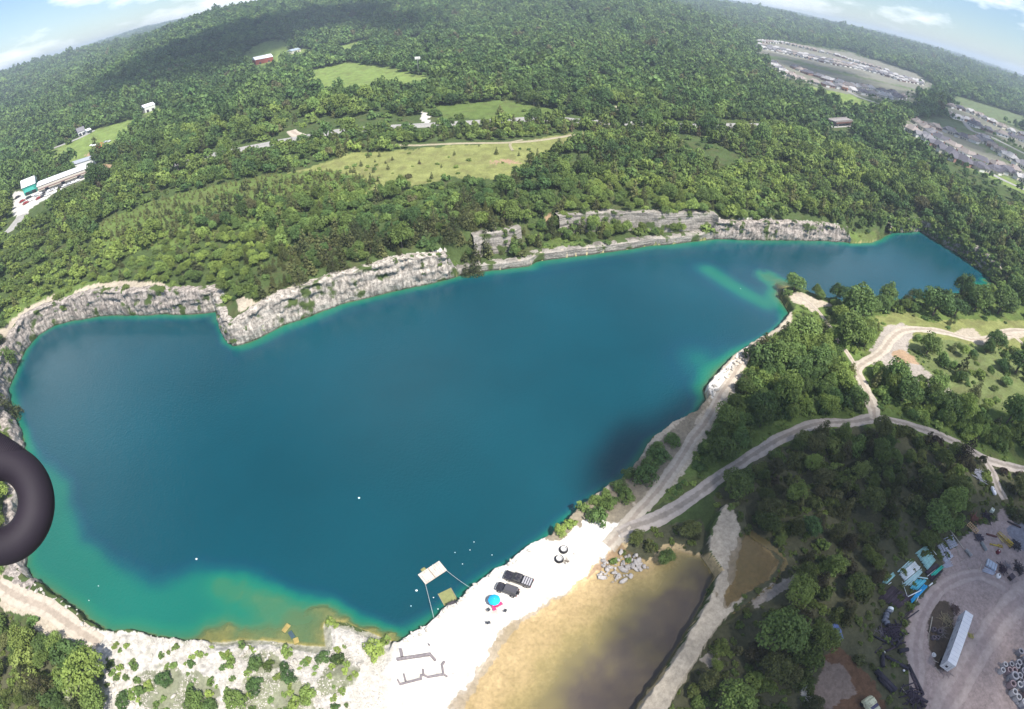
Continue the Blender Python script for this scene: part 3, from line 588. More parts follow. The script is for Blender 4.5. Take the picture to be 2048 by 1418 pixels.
cliff('quarry_cliff', si(18, 800), si(437, 622), 1, rock_grey, .95)
cliff('quarry_cliff', si(437, 622), si(900, 557), 1, rock_white, 1.0)
cliff('quarry_cliff', si(1430, 478), si(1688, 484), 1, rock_grey, 1.1)
cliff('quarry_cliff', si(1782, 466), si(1978, 553), 1, rock_grey, 1.1)
cliff('quarry_ledge_wall', si(915, 553), si(1425, 478), 1, rock_wall, 0.25, .3)
cliff('quarry_back_wall', si(985, 541), si(1058, 533), 2, rock_wall, 0.2)
cliff('quarry_back_wall', si(1165, 510), si(1425, 478), 2, rock_wall, 0.3)

# ---------------------------------------------------------------- tracks and roads
def smooth_line(P, step):
    P = np.array(P, float); o = []
    Q = np.vstack([2*P[0]-P[1], P, 2*P[-1]-P[-2]])
    for i in range(1, len(Q)-2):
        a, b, c, d = Q[i-1:i+3]; m = max(2, int(np.hypot(*(c-b))/step))
        for t in np.linspace(0, 1, m, endpoint=False):
            o.append(0.5*((2*b)+(-a+c)*t+(2*a-5*b+4*c-d)*t*t+(-a+3*b-3*c+d)*t**3))
    o.append(P[-1]); return np.array(o)
ROADS = []
def trackmat(name, col, mid, pave=False):
    m = bpy.data.materials.new(name); m.use_nodes = True; n = m.node_tree.nodes; l = m.node_tree.links
    b = n['Principled BSDF']; b.inputs['Roughness'].default_value = .95; b.inputs['Specular IOR Level'].default_value = .12
    a = n.new('ShaderNodeAttribute'); a.attribute_name = 'across'; r = n.new('ShaderNodeValToRGB'); e = r.color_ramp.elements
    e[0].position = 0; e[0].color = (*mid, 1); e[1].position = 1; e[1].color = (*[c*.8 for c in col], 1)
    for p, c in ((.22, mid), (.38, col), (.72, col), (.9, [x*.9 for x in col])): q = e.new(p); q.color = (*c, 1)
    t = n.new('ShaderNodeTexCoord'); no = n.new('ShaderNodeTexNoise'); no.inputs['Scale'].default_value = .7; no.inputs['Detail'].default_value = 8; no.inputs['Roughness'].default_value = .7; l.new(t.outputs['Object'], no.inputs[0])
    ad = n.new('ShaderNodeMath'); ad.operation = 'MULTIPLY_ADD'; ad.inputs[1].default_value = .5; l.new(no.outputs[0], ad.inputs[0]); l.new(a.outputs['Fac'], ad.inputs[2])
    sb = n.new('ShaderNodeMath'); sb.operation = 'SUBTRACT'; sb.inputs[1].default_value = .25; l.new(ad.outputs[0], sb.inputs[0]); l.new(sb.outputs[0], r.inputs[0])
    mr = n.new('ShaderNodeMapRange'); mr.inputs[1].default_value = .3; mr.inputs[2].default_value = .7; mr.inputs[3].default_value = .78; mr.inputs[4].default_value = 1.2; l.new(no.outputs[0], mr.inputs[0])
    v = n.new('ShaderNodeVectorMath'); v.operation = 'SCALE'; l.new(r.outputs[0], v.inputs[0]); l.new(mr.outputs[0], v.inputs['Scale']); l.new(v.outputs[0], b.inputs['Base Color'])
    return m
gravel_m = trackmat('grey_gravel', (.40, .35, .31), (.27, .235, .20)); pale_m = trackmat('pale_gravel', (.44, .385, .315), (.34, .285, .23)); conc_m = trackmat('concrete_paving', (.31, .30, .285), (.29, .28, .265)); far_m = trackmat('worn_track', (.33, .29, .21), (.26, .24, .14))
def road(name, pts, width, m, lift=0.07, step=1.2, edge=0.45):
    P = smooth_line(onl(*pts), step); ROADS.append((P, width))
    T = np.gradient(P, axis=0); T /= np.linalg.norm(T, axis=1)[:, None]; Nn = np.stack([-T[:, 1], T[:, 0]], 1)
    arc = np.arange(len(P))*0.6; k = 9; V = []; A = []
    for j in range(k):
        u = j/(k-1)*2-1; wv = width/2*(1+edge*fbm(arc/3, arc*0+(5 if u < 0 else 9), o=3, seed=90)*abs(u))
        q = P+Nn*(u*wv)[:, None]; V.append(np.concatenate([q, (land(q[:, 0], q[:, 1])+lift-(abs(u) > .95)*lift*1.6)[:, None]], 1)); A.append(np.full(len(P), abs(u)))
    V = np.stack(V, 1)
    zc = V[:, :, 2]; V[:, :, 2] = np.maximum(zc, zc.mean(1, keepdims=True)-.25) if R0(P) < 300 else zc
    I = (np.arange(len(P)-1)[:, None]*k+np.arange(k-1)[None]).ravel()
    return tag(link(name, mesh_np(name, V.reshape(-1, 3), np.stack([I, I+1, I+k+1, I+k], 1), {'across': ('FLOAT', 'POINT', np.stack(A, 1))}, smooth=True), m), kind='structure')
def R0(P): return float(np.hypot(*P.mean(0)))
R1 = [(1236,1066),(1262,1054),(1300,1043),(1345,1022),(1400,985),(1440,955),(1480,928),(1530,895),(1580,868),(1640,848),(1700,844),(1745,838),(1785,842),(1830,856),(1880,872),(1930,895),(1965,915),(2000,928),(2100,950)]
road('gravel_road', R1, 3.7, gravel_m)
road('gravel_road', [(1748,840),(1746,815),(1733,785),(1722,760),(1714,738),(1735,722),(1762,704),(1780,680),(1800,664),(1830,659),(1870,661),(1905,668),(1945,680),(1985,676),(2020,662),(2100,662)], 4.2, pale_m, lift=.09)
road('path', [(1714,738),(1698,712),(1680,688),(1664,660),(1650,640),(1632,618),(1612,600),(1592,590)], 1.7, pale_m, lift=.12)
road('dirt_track', [(1497,700),(1470,745),(1440,790),(1418,835),(1385,880),(1350,935),(1312,985),(1280,1020),(1250,1056),(1215,1092)], 3.2, pale_m, lift=.06, edge=.5)
road('dirt_track', [(1968,918),(1985,945),(1995,975),(2010,1000)], 3.0, gravel_m, lift=.1)
road('dirt_track', [(-5,1168),(40,1195),(90,1215),(140,1250),(200,1290)], 5.0, pale_m, lift=.06, edge=.4)
road('dirt_track', [(2048,690),(2025,672),(1990,676)], 2.6, pale_m, lift=.12)
yt = trackmat('yard_ruts', (.40, .325, .295), (.33, .26, .24))
road('yard_track', [(2090,1170),(2020,1215),(1975,1270),(1940,1330),(1905,1390),(1880,1440)], 6.5, yt, lift=.05, edge=.6)
road('yard_track', [(1830,1400),(1832,1340),(1830,1290),(1842,1240),(1870,1190),(1910,1160),(1960,1150),(2010,1170)], 3.6, yt, lift=.09, edge=.6)
road('highway', [(335,332),(420,312),(500,296),(560,284),(600,277),(680,263),(760,256),(830,252),(900,248),(1000,242),(1100,238),(1180,244),(1270,248),(1400,252),(1530,252),(1640,253),(1695,250)], 11, conc_m, lift=.5, step=8, edge=0.03)
road('field_track', [(1165,267),(1080,281),(1000,286),(900,288),(840,291),(790,291)], 2.6, far_m, lift=.3, step=5, edge=.3)
road('field_track', [(1045,280),(1024,284),(1020,292),(1026,302)], 1.5, far_m, lift=.3, step=4, edge=.3)
road('side_road', [(583,262),(590,268),(604,274)], 9, pale_m, lift=.5, step=6)
road('side_road', [(0,470),(18,462),(45,430)], 7, conc_m, lift=.4, step=6)
road('farm_road', [(88,304),(120,292),(160,276),(186,262)], 5, conc_m, lift=.6, step=8)
road('suburb_street', [(1830,250),(1862,266),(1892,288),(1925,313),(1960,335),(2010,362),(2090,400)], 9, conc_m, lift=.4, step=8, edge=0)
road('suburb_street', [(1900,222),(1925,240),(1945,262),(1985,275),(2090,330)], 8, conc_m, lift=.4, step=8, edge=0)
road('suburb_street', [(1690,180),(1720,195),(1760,208)], 7, conc_m, lift=.5, step=8, edge=0)

# ---------------------------------------------------------------- foliage
def leafmat(name, dark, light, warm, brown=(.105, .074, .056)):
    m = bpy.data.materials.new(name); m.use_nodes = True; n = m.node_tree.nodes; l = m.node_tree.links
    b = n['Principled BSDF']; b.inputs['Roughness'].default_value = .62; b.inputs['Specular IOR Level'].default_value = .22
    a = n.new('ShaderNodeAttribute'); a.attribute_name = 'lf'
    tn = n.new('ShaderNodeAttribute'); tn.attribute_type = 'INSTANCER'; tn.attribute_name = 'tone'
    hu = n.new('ShaderNodeAttribute'); hu.attribute_type = 'INSTANCER'; hu.attribute_name = 'hue'
    m1 = n.new('ShaderNodeMixRGB'); m1.inputs[1].default_value = (*dark, 1); m1.inputs[2].default_value = (*light, 1); l.new(a.outputs['Fac'], m1.inputs[0])
    m2 = n.new('ShaderNodeMixRGB'); m2.inputs[2].default_value = (*warm, 1); l.new(hu.outputs['Fac'], m2.inputs[0]); l.new(m1.outputs[0], m2.inputs[1])
    br = n.new('ShaderNodeMath'); br.operation = 'SUBTRACT'; br.inputs[1].default_value = 1.0; br.use_clamp = True; l.new(hu.outputs['Fac'], br.inputs[0])
    m3 = n.new('ShaderNodeMixRGB'); m3.inputs[2].default_value = (*brown, 1); l.new(br.outputs[0], m3.inputs[0]); l.new(m2.outputs[0], m3.inputs[1])
    lv = n.new('ShaderNodeMath'); lv.operation = 'MULTIPLY_ADD'; lv.inputs[1].default_value = .5; lv.inputs[2].default_value = .75; l.new(a.outputs['Fac'], lv.inputs[0])
    mu = n.new('ShaderNodeMath'); mu.operation = 'MULTIPLY'; l.new(lv.outputs[0], mu.inputs[0]); l.new(tn.outputs['Fac'], mu.inputs[1])
    v = n.new('ShaderNodeVectorMath'); v.operation = 'SCALE'; l.new(m3.outputs[0], v.inputs[0]); l.new(mu.outputs[0], v.inputs['Scale']); l.new(v.outputs[0], b.inputs['Base Color'])
    tr = n.new('ShaderNodeBsdfTranslucent'); l.new(v.outputs[0], tr.inputs[0]); mx = n.new('ShaderNodeMixShader'); mx.inputs[0].default_value = .28
    l.new(b.outputs[0], mx.inputs[1]); l.new(tr.outputs[0], mx.inputs[2]); l.new(mx.outputs[0], n['Material Output'].inputs[0])
    return m
leaf_m = leafmat('broad_leaves', (.058, .116, .038), (.115, .205, .064), (.220, .285, .066))
cedar_m = leafmat('cedar_needles', (.058, .078, .032), (.102, .124, .047), (.155, .160, .055))
bark_m = mat('bark', (.13, .105, .085), rough=.95, var=.3)
def crown_np(kind, nleaf, size, seed, lumps=26):
    """leaf sprays spread over uneven lumps; the crown is about 1 in radius, from z=0 upward"""
    r = np.random.default_rng(seed); ph = r.uniform(0, 2*np.pi, 4); LC = []; LR = []
    for k in range(lumps):
        u = (k+.5)/lumps; a = k*2.39996+r.uniform(-.4, .4)
        if kind == 'cedar':
            h = u**1.25; R = 0.78*(1-h)**.85+.05; LC.append((R*math.cos(a)*.75, R*math.sin(a)*.75, .12+h*2.25)); LR.append(.30*(1-h)+.15)
        else:
            el = math.asin(-0.45+1.42*u) if kind == 'tree' else math.asin(min(.98, -.05+1.0*u)); w_ = 1+.22*math.sin(2*a+ph[0])+.13*math.sin(3*a+ph[1])
            rr_ = r.uniform(.60, .84)*w_; zc = 1.05 if kind == 'tree' else .18; zs = .82 if kind == 'tree' else .72
            LC.append((rr_*math.cos(el)*math.cos(a), rr_*math.cos(el)*math.sin(a), zc+zs*rr_*math.sin(el)+r.uniform(-.06, .06))); LR.append(r.uniform(.26, .42))
    LC = np.array(LC); LR = np.array(LR); wgt = LR**2; pick = r.choice(lumps, nleaf, p=wgt/wgt.sum())
    d = r.normal(size=(nleaf, 3)); d /= np.linalg.norm(d, axis=1)[:, None]; d[:, 2] = np.where(d[:, 2] < -.35, -d[:, 2], d[:, 2])
    rad = LR[pick]*r.uniform(.72, 1.12, nleaf)
    c = LC[pick]+d*rad[:, None]*np.array([1, 1, .85]); c[:, 2] = np.maximum(c[:, 2], .04)
    nrm = d*1.0+r.normal(size=(nleaf, 3))*.42; nrm[:, 2] += .25; nrm /= np.linalg.norm(nrm, axis=1)[:, None]
    u = np.cross(nrm, r.normal(size=(nleaf, 3))); u /= np.linalg.norm(u, axis=1)[:, None]; v = np.cross(nrm, u)
    s = (size*r.uniform(.55, 1.25, nleaf))[:, None]; el_ = r.uniform(.6, 1.0, nleaf)[:, None]
    bend = nrm*s*.22
    V = np.stack([c-u*s-bend, c-v*s*el_+bend*.4, c+u*s*.9-bend, c+v*s*el_+bend*.4], 1)
    F = np.arange(nleaf*4).reshape(-1, 4)
    lumpv = r.uniform(0, 1, lumps)[pick]*.55+r.uniform(0, .45, nleaf)
    return V.reshape(-1, 3), F, np.repeat(lumpv, 4)
PROTO = {}
def proto(key, kind, nleaf, size, seed, lumps, m):
    V, F, lf = crown_np(kind, nleaf, size, seed, lumps)
    me = mesh_np('crown', V, F, {'lf': ('FLOAT', 'POINT', lf)}); me.materials.append(m); PROTO[key] = me
for i in range(6): proto(('tree', 0, i), 'tree', 2600, .072, 100+i, 34, leaf_m); proto(('tree', 1, i), 'tree', 420, .175, 200+i, 20, leaf_m)
for i in range(4): proto(('tree', 2, i), 'tree', 170, .26, 300+i, 14, leaf_m)
for i in range(4): proto(('cedar', 0, i), 'cedar', 1700, .062, 400+i, 30, cedar_m); proto(('cedar', 1, i), 'cedar', 260, .17, 500+i, 18, cedar_m)
for i in range(4): proto(('shrub', 0, i), 'shrub', 1100, .09, 600+i, 16, leaf_m); proto(('shrub', 1, i), 'shrub', 160, .23, 700+i, 10, leaf_m)
NPV = {('tree', 0): 6, ('tree', 1): 6, ('tree', 2): 4, ('cedar', 0): 4, ('cedar', 1): 4, ('shrub', 0): 4, ('shrub', 1): 4}
def scatter(name, label, pos, sc_, rot, tone, hue, idx, keys, kind='stuff', cat=None):
    """one object of uncounted growth: each point carries one crown of KEYS"""
    col_ = bpy.data.collections.new(name+'_kinds')
    for j, k in enumerate(keys):
        o = bpy.data.objects.new('%s_kind_%02d' % (name, j), PROTO[k]); col_.objects.link(o)
    me = bpy.data.meshes.new(name); me.vertices.add(len(pos)); me.vertices.foreach_set('co', np.asarray(pos, np.float32).ravel())
    def at(nm, typ, val):
        a = me.attributes.new(nm, typ, 'POINT'); a.data.foreach_set('vector' if typ == 'FLOAT_VECTOR' else 'value', np.ascontiguousarray(val, np.int32 if typ == 'INT' else np.float32).ravel())
    at('sc', 'FLOAT_VECTOR', sc_); at('rot', 'FLOAT_VECTOR', np.stack([0*rot, 0*rot, rot], 1)); at('tone', 'FLOAT', tone); at('hue', 'FLOAT', hue); at('idx', 'INT', idx)
    o = link(name, me); g = bpy.data.node_groups.new(name, 'GeometryNodeTree')
    g.interface.new_socket('Geometry', in_out='INPUT', socket_type='NodeSocketGeometry'); g.interface.new_socket('Geometry', in_out='OUTPUT', socket_type='NodeSocketGeometry')
    n = g.nodes; gi = n.new('NodeGroupInput'); go = n.new('NodeGroupOutput'); ip = n.new('GeometryNodeInstanceOnPoints'); ci_ = n.new('GeometryNodeCollectionInfo')
    ci_.inputs['Collection'].default_value = col_; ci_.inputs['Separate Children'].default_value = True; ci_.inputs['Reset Children'].default_value = True
    ip.inputs['Pick Instance'].default_value = True
    def na(nm, dt): x = n.new('GeometryNodeInputNamedAttribute'); x.data_type = dt; x.inputs[0].default_value = nm; return [s for s in x.outputs if s.enabled and s.name == 'Attribute'][0]
    g.links.new(gi.outputs[0], ip.inputs['Points']); g.links.new(ci_.outputs[0], ip.inputs['Instance']); g.links.new(na('idx', 'INT'), ip.inputs['Instance Index'])
    g.links.new(na('rot', 'FLOAT_VECTOR'), ip.inputs['Rotation']); g.links.new(na('sc', 'FLOAT_VECTOR'), ip.inputs['Scale']); g.links.new(ip.outputs[0], go.inputs[0])
    md = o.modifiers.new('growth', 'NODES'); md.node_group = g
    return tag(o, label, cat, kind='stuff')

# where things grow: candidates over the fan in front of the camera, thinned by what covers the ground
def ring_points(r0, r1, sp, seed):
    r = np.random.default_rng(seed); P = []
    Rr = r0
    while Rr < r1:
        s = sp(Rr); n_ = int(Rr*math.radians(176)/s); a = np.radians(-88)+(np.arange(n_)+r.uniform(-.42, .42, n_)+.5*(int(Rr/s) % 2))*s/Rr
        q = Rr+r.uniform(-.42, .42, n_)*s; P.append(np.stack([q*np.sin(a), q*np.cos(a), np.full(n_, s)], 1)); Rr += s*.87
    return np.concatenate(P)
cand = np.concatenate([ring_points(20, 330, lambda R: 3.1+R*.0035, 1), ring_points(330, 900, lambda R: 4.2+R*.0033, 2), ring_points(900, 3200, lambda R: 7.1+(R-900)*.0030, 3), ring_points(3200, 7600, lambda R: 18+(R-3200)*.004, 4)])
cx, cy, cs = cand.T
cR = np.hypot(cx, cy)
cz, cin, cd_, _ = land(cx, cy, True)
vis, cpx, cpy, cdist = inview(cx, cy, cz+3, 1.10)
k = vis & ~cin & (cd_ > 2.5)
cx, cy, cs, cR, cz, cd_, cpx, cpy, cdist = [v[k] for v in (cx, cy, cs, cR, cz, cd_, cpx, cpy, cdist)]
cc_ = cover(cx, cy)
def pz(*pts): return inpoly(np.array(pts, float), cpx, cpy)
r_ = np.random.default_rng(77); nC = len(cx); U = lambda a, b: r_.uniform(a, b, nC)
code = np.zeros(nC, int)                      # what the painted patch lets grow
cols_id = {id(NGRASS): 5, id(GRASS): 1, id(OLIVE): 2, id(SCRUB): 3, id(DARKG): 4, id(LAWN): 1}
pc = np.array([cols_id.get(id(p[0]), 9) for p in PAINT]+[0]); code = pc[cc_]
keep = np.ones(nC); K = np.zeros(nC, int)     # 0 tree 1 cedar 2 shrub
rad = cs*.60*U(.72, 1.30); rad = np.where(cR > 900, cs*.66*U(.8, 1.25), rad)
rad = rad*np.exp(r_.normal(0, .2, nC)*(cR < 3000))*np.where(cR > 3000, .8, np.where((cR < 330) & (cy > 120), .86, 1)); hs = U(.8, 1.45)
patch = fbm(cx/45, cy/45, o=3, seed=101); patch2 = fbm(cx/110, cy/110, o=3, seed=102)
tone = 1.0*(1+.30*patch+.18*patch2)*U(.62, 1.32); hue = np.clip(.36+.5*patch+U(-.34, .38), 0, 1); hue = np.where(r_.random(nC) < .014, 1.7, hue)
hue = np.where((cR > 420) & (hue < 1.2), hue*.5, hue); tone = np.where(cR > 420, .97+(tone-1)*.9, tone)
K = np.where(r_.random(nC) < np.where(cR < 330, .16, .09), 1, 0)
band = pz((0,430),(230,470),(420,440),(560,470),(620,520),(560,580),(430,590),(300,575),(120,590),(0,650)); hue = np.where(band & (K == 0), np.clip(hue+.35, 0, 1), hue); tone = np.where(band, tone*1.08, tone); rad = np.where(band, rad*.78, rad)
K = np.where(band & (r_.random(nC) < .35), 2, K)
ced = pz((540,600),(500,545),(620,470),(760,420),(900,380),(1020,420),(1050,470),(1040,500),(960,520),(900,510),(800,530),(740,560),(640,600)); K = np.where(ced & (r_.random(nC) < .72), 1, K)
rough_ = pz((1100,440),(1100,330),(1400,320),(1700,320),(1780,440),(1690,450),(1430,440)); K = np.where(rough_ & (r_.random(nC) < .18), 2, K); hue = np.where(rough_, np.clip(hue+.15, 0, 1), hue)
keep = np.where((code == 0) & (cR < 330), .90, keep); gapn = fbm(cx/38, cy/38, o=4, seed=103); keep = np.where((code == 0) & (cR > 230) & (cR < 900) & (gapn > .30), .25, keep); K = np.where((code == 0) & (gapn > .30) & (cR < 900), 2, K)
keep = np.where(rough_, .86, keep)
keep[code == 5] = 0.34; K = np.where(code == 5, r_.choice([0, 2, 2, 1], nC), K); rad = np.where(code == 5, rad*.75, rad); keep[code == 1] = 0.0; keep[code == 9] = 0.0
keep = np.where((code == 2), .10, keep); K = np.where(code == 2, r_.choice([1, 2], nC), K); rad = np.where(code == 2, rad*.5, rad)
keep = np.where(code == 3, .95, keep)
near = cy < 190
plant = (code == 3) & ~near & (cR > 240); keep[plant & (cR > 270)] = .035; K = np.where(plant, r_.choice([1, 2, 0], nC, p=[.5, .35, .15]), K); rad = np.where(plant, rad*.6, rad)
z1 = (code == 3) & near; K = np.where(z1, r_.choice([0, 1, 2], nC, p=[.50, .07, .43]), K); rad = np.where(z1, rad*U(.8, 1.25), rad); hue = np.where(z1, np.clip(hue+.15, 0, 1), hue)
gap = pz((1740,640),(1850,620),(2060,600),(2060,850),(1950,830),(1850,760),(1760,710)); keep = np.where(gap & z1, .34, keep)
z2 = code == 4; K = np.where(z2, r_.choice([0, 1, 2], nC, p=[.30, .14, .56]), K); rad = np.where(z2, rad*U(.65, 1.1), rad); tone = np.where(z2, tone*U(.45, 1.0), tone); hue = np.where(z2, np.clip(.6+1.0*patch+U(0, 1.3), 0, 2.0), hue)  # browner growth; tones lowered further to make up for thin cloud shade
keep = np.where(z2, .76, keep)
dk = pz((1900,400),(1850,340),(1990,440),(2060,470),(2060,560),(1990,560),(1960,500),(1880,440)); tone = np.where(dk, tone*.9, tone)
# strips along the lake rim stay open
keep = np.where((cd_ < 4.2) & (code == 0) & (cR > 150), .5, keep)
keep = np.where((code == 9) & (cd_ < 40) & (cR > 60) & (cpx < 1500) & (cpy < 700), .05, keep); K = np.where((code == 9), 2, K); rad = np.where(code == 9, rad*.55, rad)
lowr = (np.hypot(cx+85, cy-10) < 60) & (code == 9) & (cpy > 1290) & (cpx < 720); keep = np.where(lowr, .30, keep)
strip = pz((1300,960),(1250,1010),(1180,1035),(1090,1088),(1075,1075),(1180,990),(1290,900),(1400,800),(1420,820)); keep = np.where(strip & (cR > 20), .85, keep); K = np.where(strip, 2, K); rad = np.where(strip, cs*.62*U(.6, 1.3), rad); tone = np.where(strip, 1.1, tone); hue = np.where(strip, np.clip(hue, .2, .9), hue)
gs_ = pz((1685,452),(1760,455),(1770,500),(1685,500)); keep = np.where(gs_, .8, keep); K = np.where(gs_, 2, K); rad = np.where(gs_, rad*.6, rad); hue = np.where(gs_, .9, hue)
gm_ = pz((1080,470),(1165,465),(1190,485),(1150,497),(1085,505)); keep = np.where(gm_, .5, keep); K = np.where(gm_, 2, K); rad = np.where(gm_, rad*.7, rad)
for P, wd in ROADS:
    d, _ = polydist(P, cx, cy, closed=False, pad=25)
    far = R0(P) > 280
    keep[d < wd/2+np.where(far, 2.5, .5)+rad*.55] = 0
# the yard, the houses and the far lawns stay clear
HOUSE_ZONES = [[(1505,100),(1510,78),(1560,76),(1700,100),(1830,145),(1870,168),(1860,190),(1740,162),(1600,130)], [(1530,135),(1540,115),(1560,112),(1700,150),(1830,180),(1850,216),(1720,210),(1640,196),(1560,172)],
  [(1790,262),(1812,238),(1850,235),(1900,250),(2060,335),(2060,440),(1950,380),(1880,330)], [(1875,210),(1930,205),(2060,262),(2060,345),(1960,300)]]
for hz in HOUSE_ZONES: keep[pz(*hz)] *= .26; rad[pz(*hz)] *= .55
for P_, m_ in ((pond_b, 2.6), (bench, 1.6), (pond_a, 1.0)):
    d_, _ = polydist(P_, cx, cy, pad=20); keep[(d_ < m_+rad*.5) & (cR < 200)] = 0; keep[inpoly(P_, cx, cy) & (cR < 200)] = 0
keep[pz((1555,565),(1600,575),(1660,600),(1680,625),(1640,640),(1600,650),(1570,650),(1560,600))] *= .15
for ez in ([(1755,1170),(1765,1150),(1790,1130),(1825,1090),(1860,1078),(1885,1062),(1925,1050),(1960,1070),(1960,1120),(1900,1150),(1860,1190),(1840,1220),(1815,1260),(1815,1330),(1850,1430),(1810,1430),(1770,1400),(1735,1365),(1745,1300),(1750,1240),(1740,1215)],
  [(1935,1010),(2000,990),(2060,1040),(2060,1150),(1900,1150),(1930,1060)], [(1944,930),(1972,935),(2010,1010),(1975,1020),(1950,975)], [(1650,1235),(1700,1245),(1690,1300),(1655,1290)], [(1640,1320),(1700,1290),(1760,1370),(1780,1430),(1640,1430)],
  [(20,375),(175,340),(185,362),(110,405),(60,440),(15,445)], [(135,325),(240,318),(240,345),(150,360)], [(280,208),(330,208),(330,238),(280,240)], [(150,262),(190,258),(195,280),(150,285)], [(500,112),(560,112),(565,140),(500,142)], [(575,95),(625,95),(625,118),(575,118)], [(1655,240),(1705,240),(1705,272),(1655,272)], [(828,150),(850,150),(850,172),(828,172)], [(835,222),(866,222),(866,256),(835,256)]): keep[pz(*ez)] = 0
# (crown centre in the picture, radius in picture pixels, kind, tone, hue)
BIG = [(1568,1262,44,0,1.0,.45),(1475,1402,38,0,1.05,.6),(1878,1036,27,0,1.0,.5),(1908,1002,25,0,1.15,.7),(1625,1052,20,0,.8,0),(1716,606,34,0,1.0,.3),(1702,655,30,0,1.0,.5),(1778,588,20,0,1.0,.35),(1745,615,17,0,.9,.3),(1878,606,27,0,.85,.1),
 (1815,600,15,1,.8,.2),(1918,615,17,0,.8,.0),(1960,600,24,0,1.0,.35),(2010,600,24,0,.9,.3),(2045,580,26,0,.95,.3),(1818,778,26,0,.85,.2),(1798,742,16,0,.9,.3),(1996,682,19,0,.9,.2),(1862,690,20,0,.95,.5),(2044,725,22,0,.8,.1),(1610,658,30,0,1.05,.5),(1568,708,28,0,1.0,.4),(1640,716,26,0,.95,.25),(1600,735,26,0,.85,.2),
 (1690,690,14,2,1.1,.6),(165,1342,38,0,1.15,.9),(185,1402,26,0,1.0,.6),(750,1299,23,2,1.35,1.0),(772,1283,13,2,1.1,.6),(661,1243,12,2,1.2,.8),(672,1252,7,2,1.1,.9),(573,1304,14,2,1.2,.6),(648,1314,15,2,.9,.1),(664,1334,8,2,1.3,.9),(327,1358,17,2,.85,.0),(508,1372,18,2,.85,.05),(614,1386,19,2,1.25,.6),(462,1328,11,2,1.1,.5),
 (382,1328,9,2,.9,.1),(240,1335,8,2,1.2,.8),(268,1331,10,2,1.0,.3),(280,1382,12,2,1.0,.3),(244,1400,15,2,.85,.1),(510,1328,17,2,.85,.2),(590,1405,14,2,1.2,.8),(388,1400,24,2,1.0,.4),(470,1400,22,2,1.1,.5),(420,1412,16,2,.9,.2),
 (1120,1058,15,2,1.35,.9),(1142,1048,14,2,1.3,.8),(1100,1066,11,2,1.3,.9),(1133,1028,12,2,1.15,.6),(1165,1012,14,2,1.1,.5),(1190,1000,15,2,1.2,.6),(1212,990,14,2,1.2,.6),(1238,972,17,2,1.0,.4),(1255,948,16,2,.95,.3),(1228,1000,10,2,.9,.4),(830,1258,7,2,1.1,.8),
 (478,600,22,1,.95,.3),(505,592,16,0,1.15,.7),(455,598,12,2,1.2,.8),(540,575,16,1,.9,.1),(1334,1113,17,0,.9,.4),(1226,1122,9,2,1.1,.5),(1257,1120,8,2,1.1,.5),(1407,1156,10,2,1.0,.5),(14,818,24,1,.85,.1),(1575,585,10,2,1.0,.4),(1420,1180,7,2,.8,.5),(2052,1005,0,2,1,1),
 (950,512,24,1,.85,.2),(930,525,16,1,.85,.1),(140,600,20,2,1.2,.6),(1215,485,9,2,1,.3),(1510,470,14,0,1.0,.3),(360,572,12,2,1.1,.6)]
BIG = [b for b in BIG if b[2] > 0]
T = []        # every plant: x, y, z, radius, height factor, kind, tone, hue, distance, px, py, big
bigxy = []
for (px, py, pr, kd, tn, hu) in BIG:
    p = on(px, py); dist = float(np.linalg.norm(p-np.array([0, 0, H]))); r = pr/1043*dist/1.08; hh = 1.1*r if kd == 0 else (1.1*r if kd == 1 else .35*r)
    dx, dy, dz = (float(v) for v in ray(px, py)); t = (p[2]+hh-H)/dz; x, y = dx*t, dy*t; z = float(land(np.array([x]), np.array([y]))[0])
    T.append((x, y, z, r, 1.05, kd, tn, hu, dist, px, py, 1)); bigxy.append((x, y, r))
bx = np.array(bigxy)
for x, y, r in bx:
    keep[np.hypot(cx-x, cy-y) < r*.75+rad*.3] = 0
sel = r_.random(nC) < keep
K[(cR > 900) & (K == 2)] = 0
small = np.array(T)
A = np.stack([cx, cy, cz-.15, rad, hs, K, tone, hue, cdist, cpx, cpy, 0*cx], 1)[sel]
# the young plantation: low saplings in rough rows
pr = onl((190,455),(210,440),(320,400),(440,370),(560,349),(660,343),(760,360),(720,395),(620,420),(540,445),(450,468),(350,492),(250,510),(190,505)); lo, hi = pr.min(0), pr.max(0)
g1, g2 = np.meshgrid(np.arange(lo[0], hi[0], 2.9), np.arange(lo[1], hi[1], 3.3)); gx_ = g1.ravel()+r_.uniform(-.8, .8, g1.size)+.35*g2.ravel() % 2.9; gy_ = g2.ravel()+r_.uniform(-.9, .9, g1.size)
kk = inpoly(pr, gx_, gy_) & (r_.random(gx_.size) < .78); gx_, gy_ = gx_[kk], gy_[kk]; gz_ = land(gx_, gy_); v_, ppx, ppy, pd = inview(gx_, gy_, gz_, 1.05); m_ = len(gx_)
S = np.stack([gx_, gy_, gz_-.1, r_.uniform(.45, .95, m_), r_.uniform(.9, 1.3, m_), np.ones(m_), r_.uniform(1.1, 1.7, m_), r_.uniform(.5, 1.0, m_), pd, ppx, ppy, 0*gx_], 1)[v_]
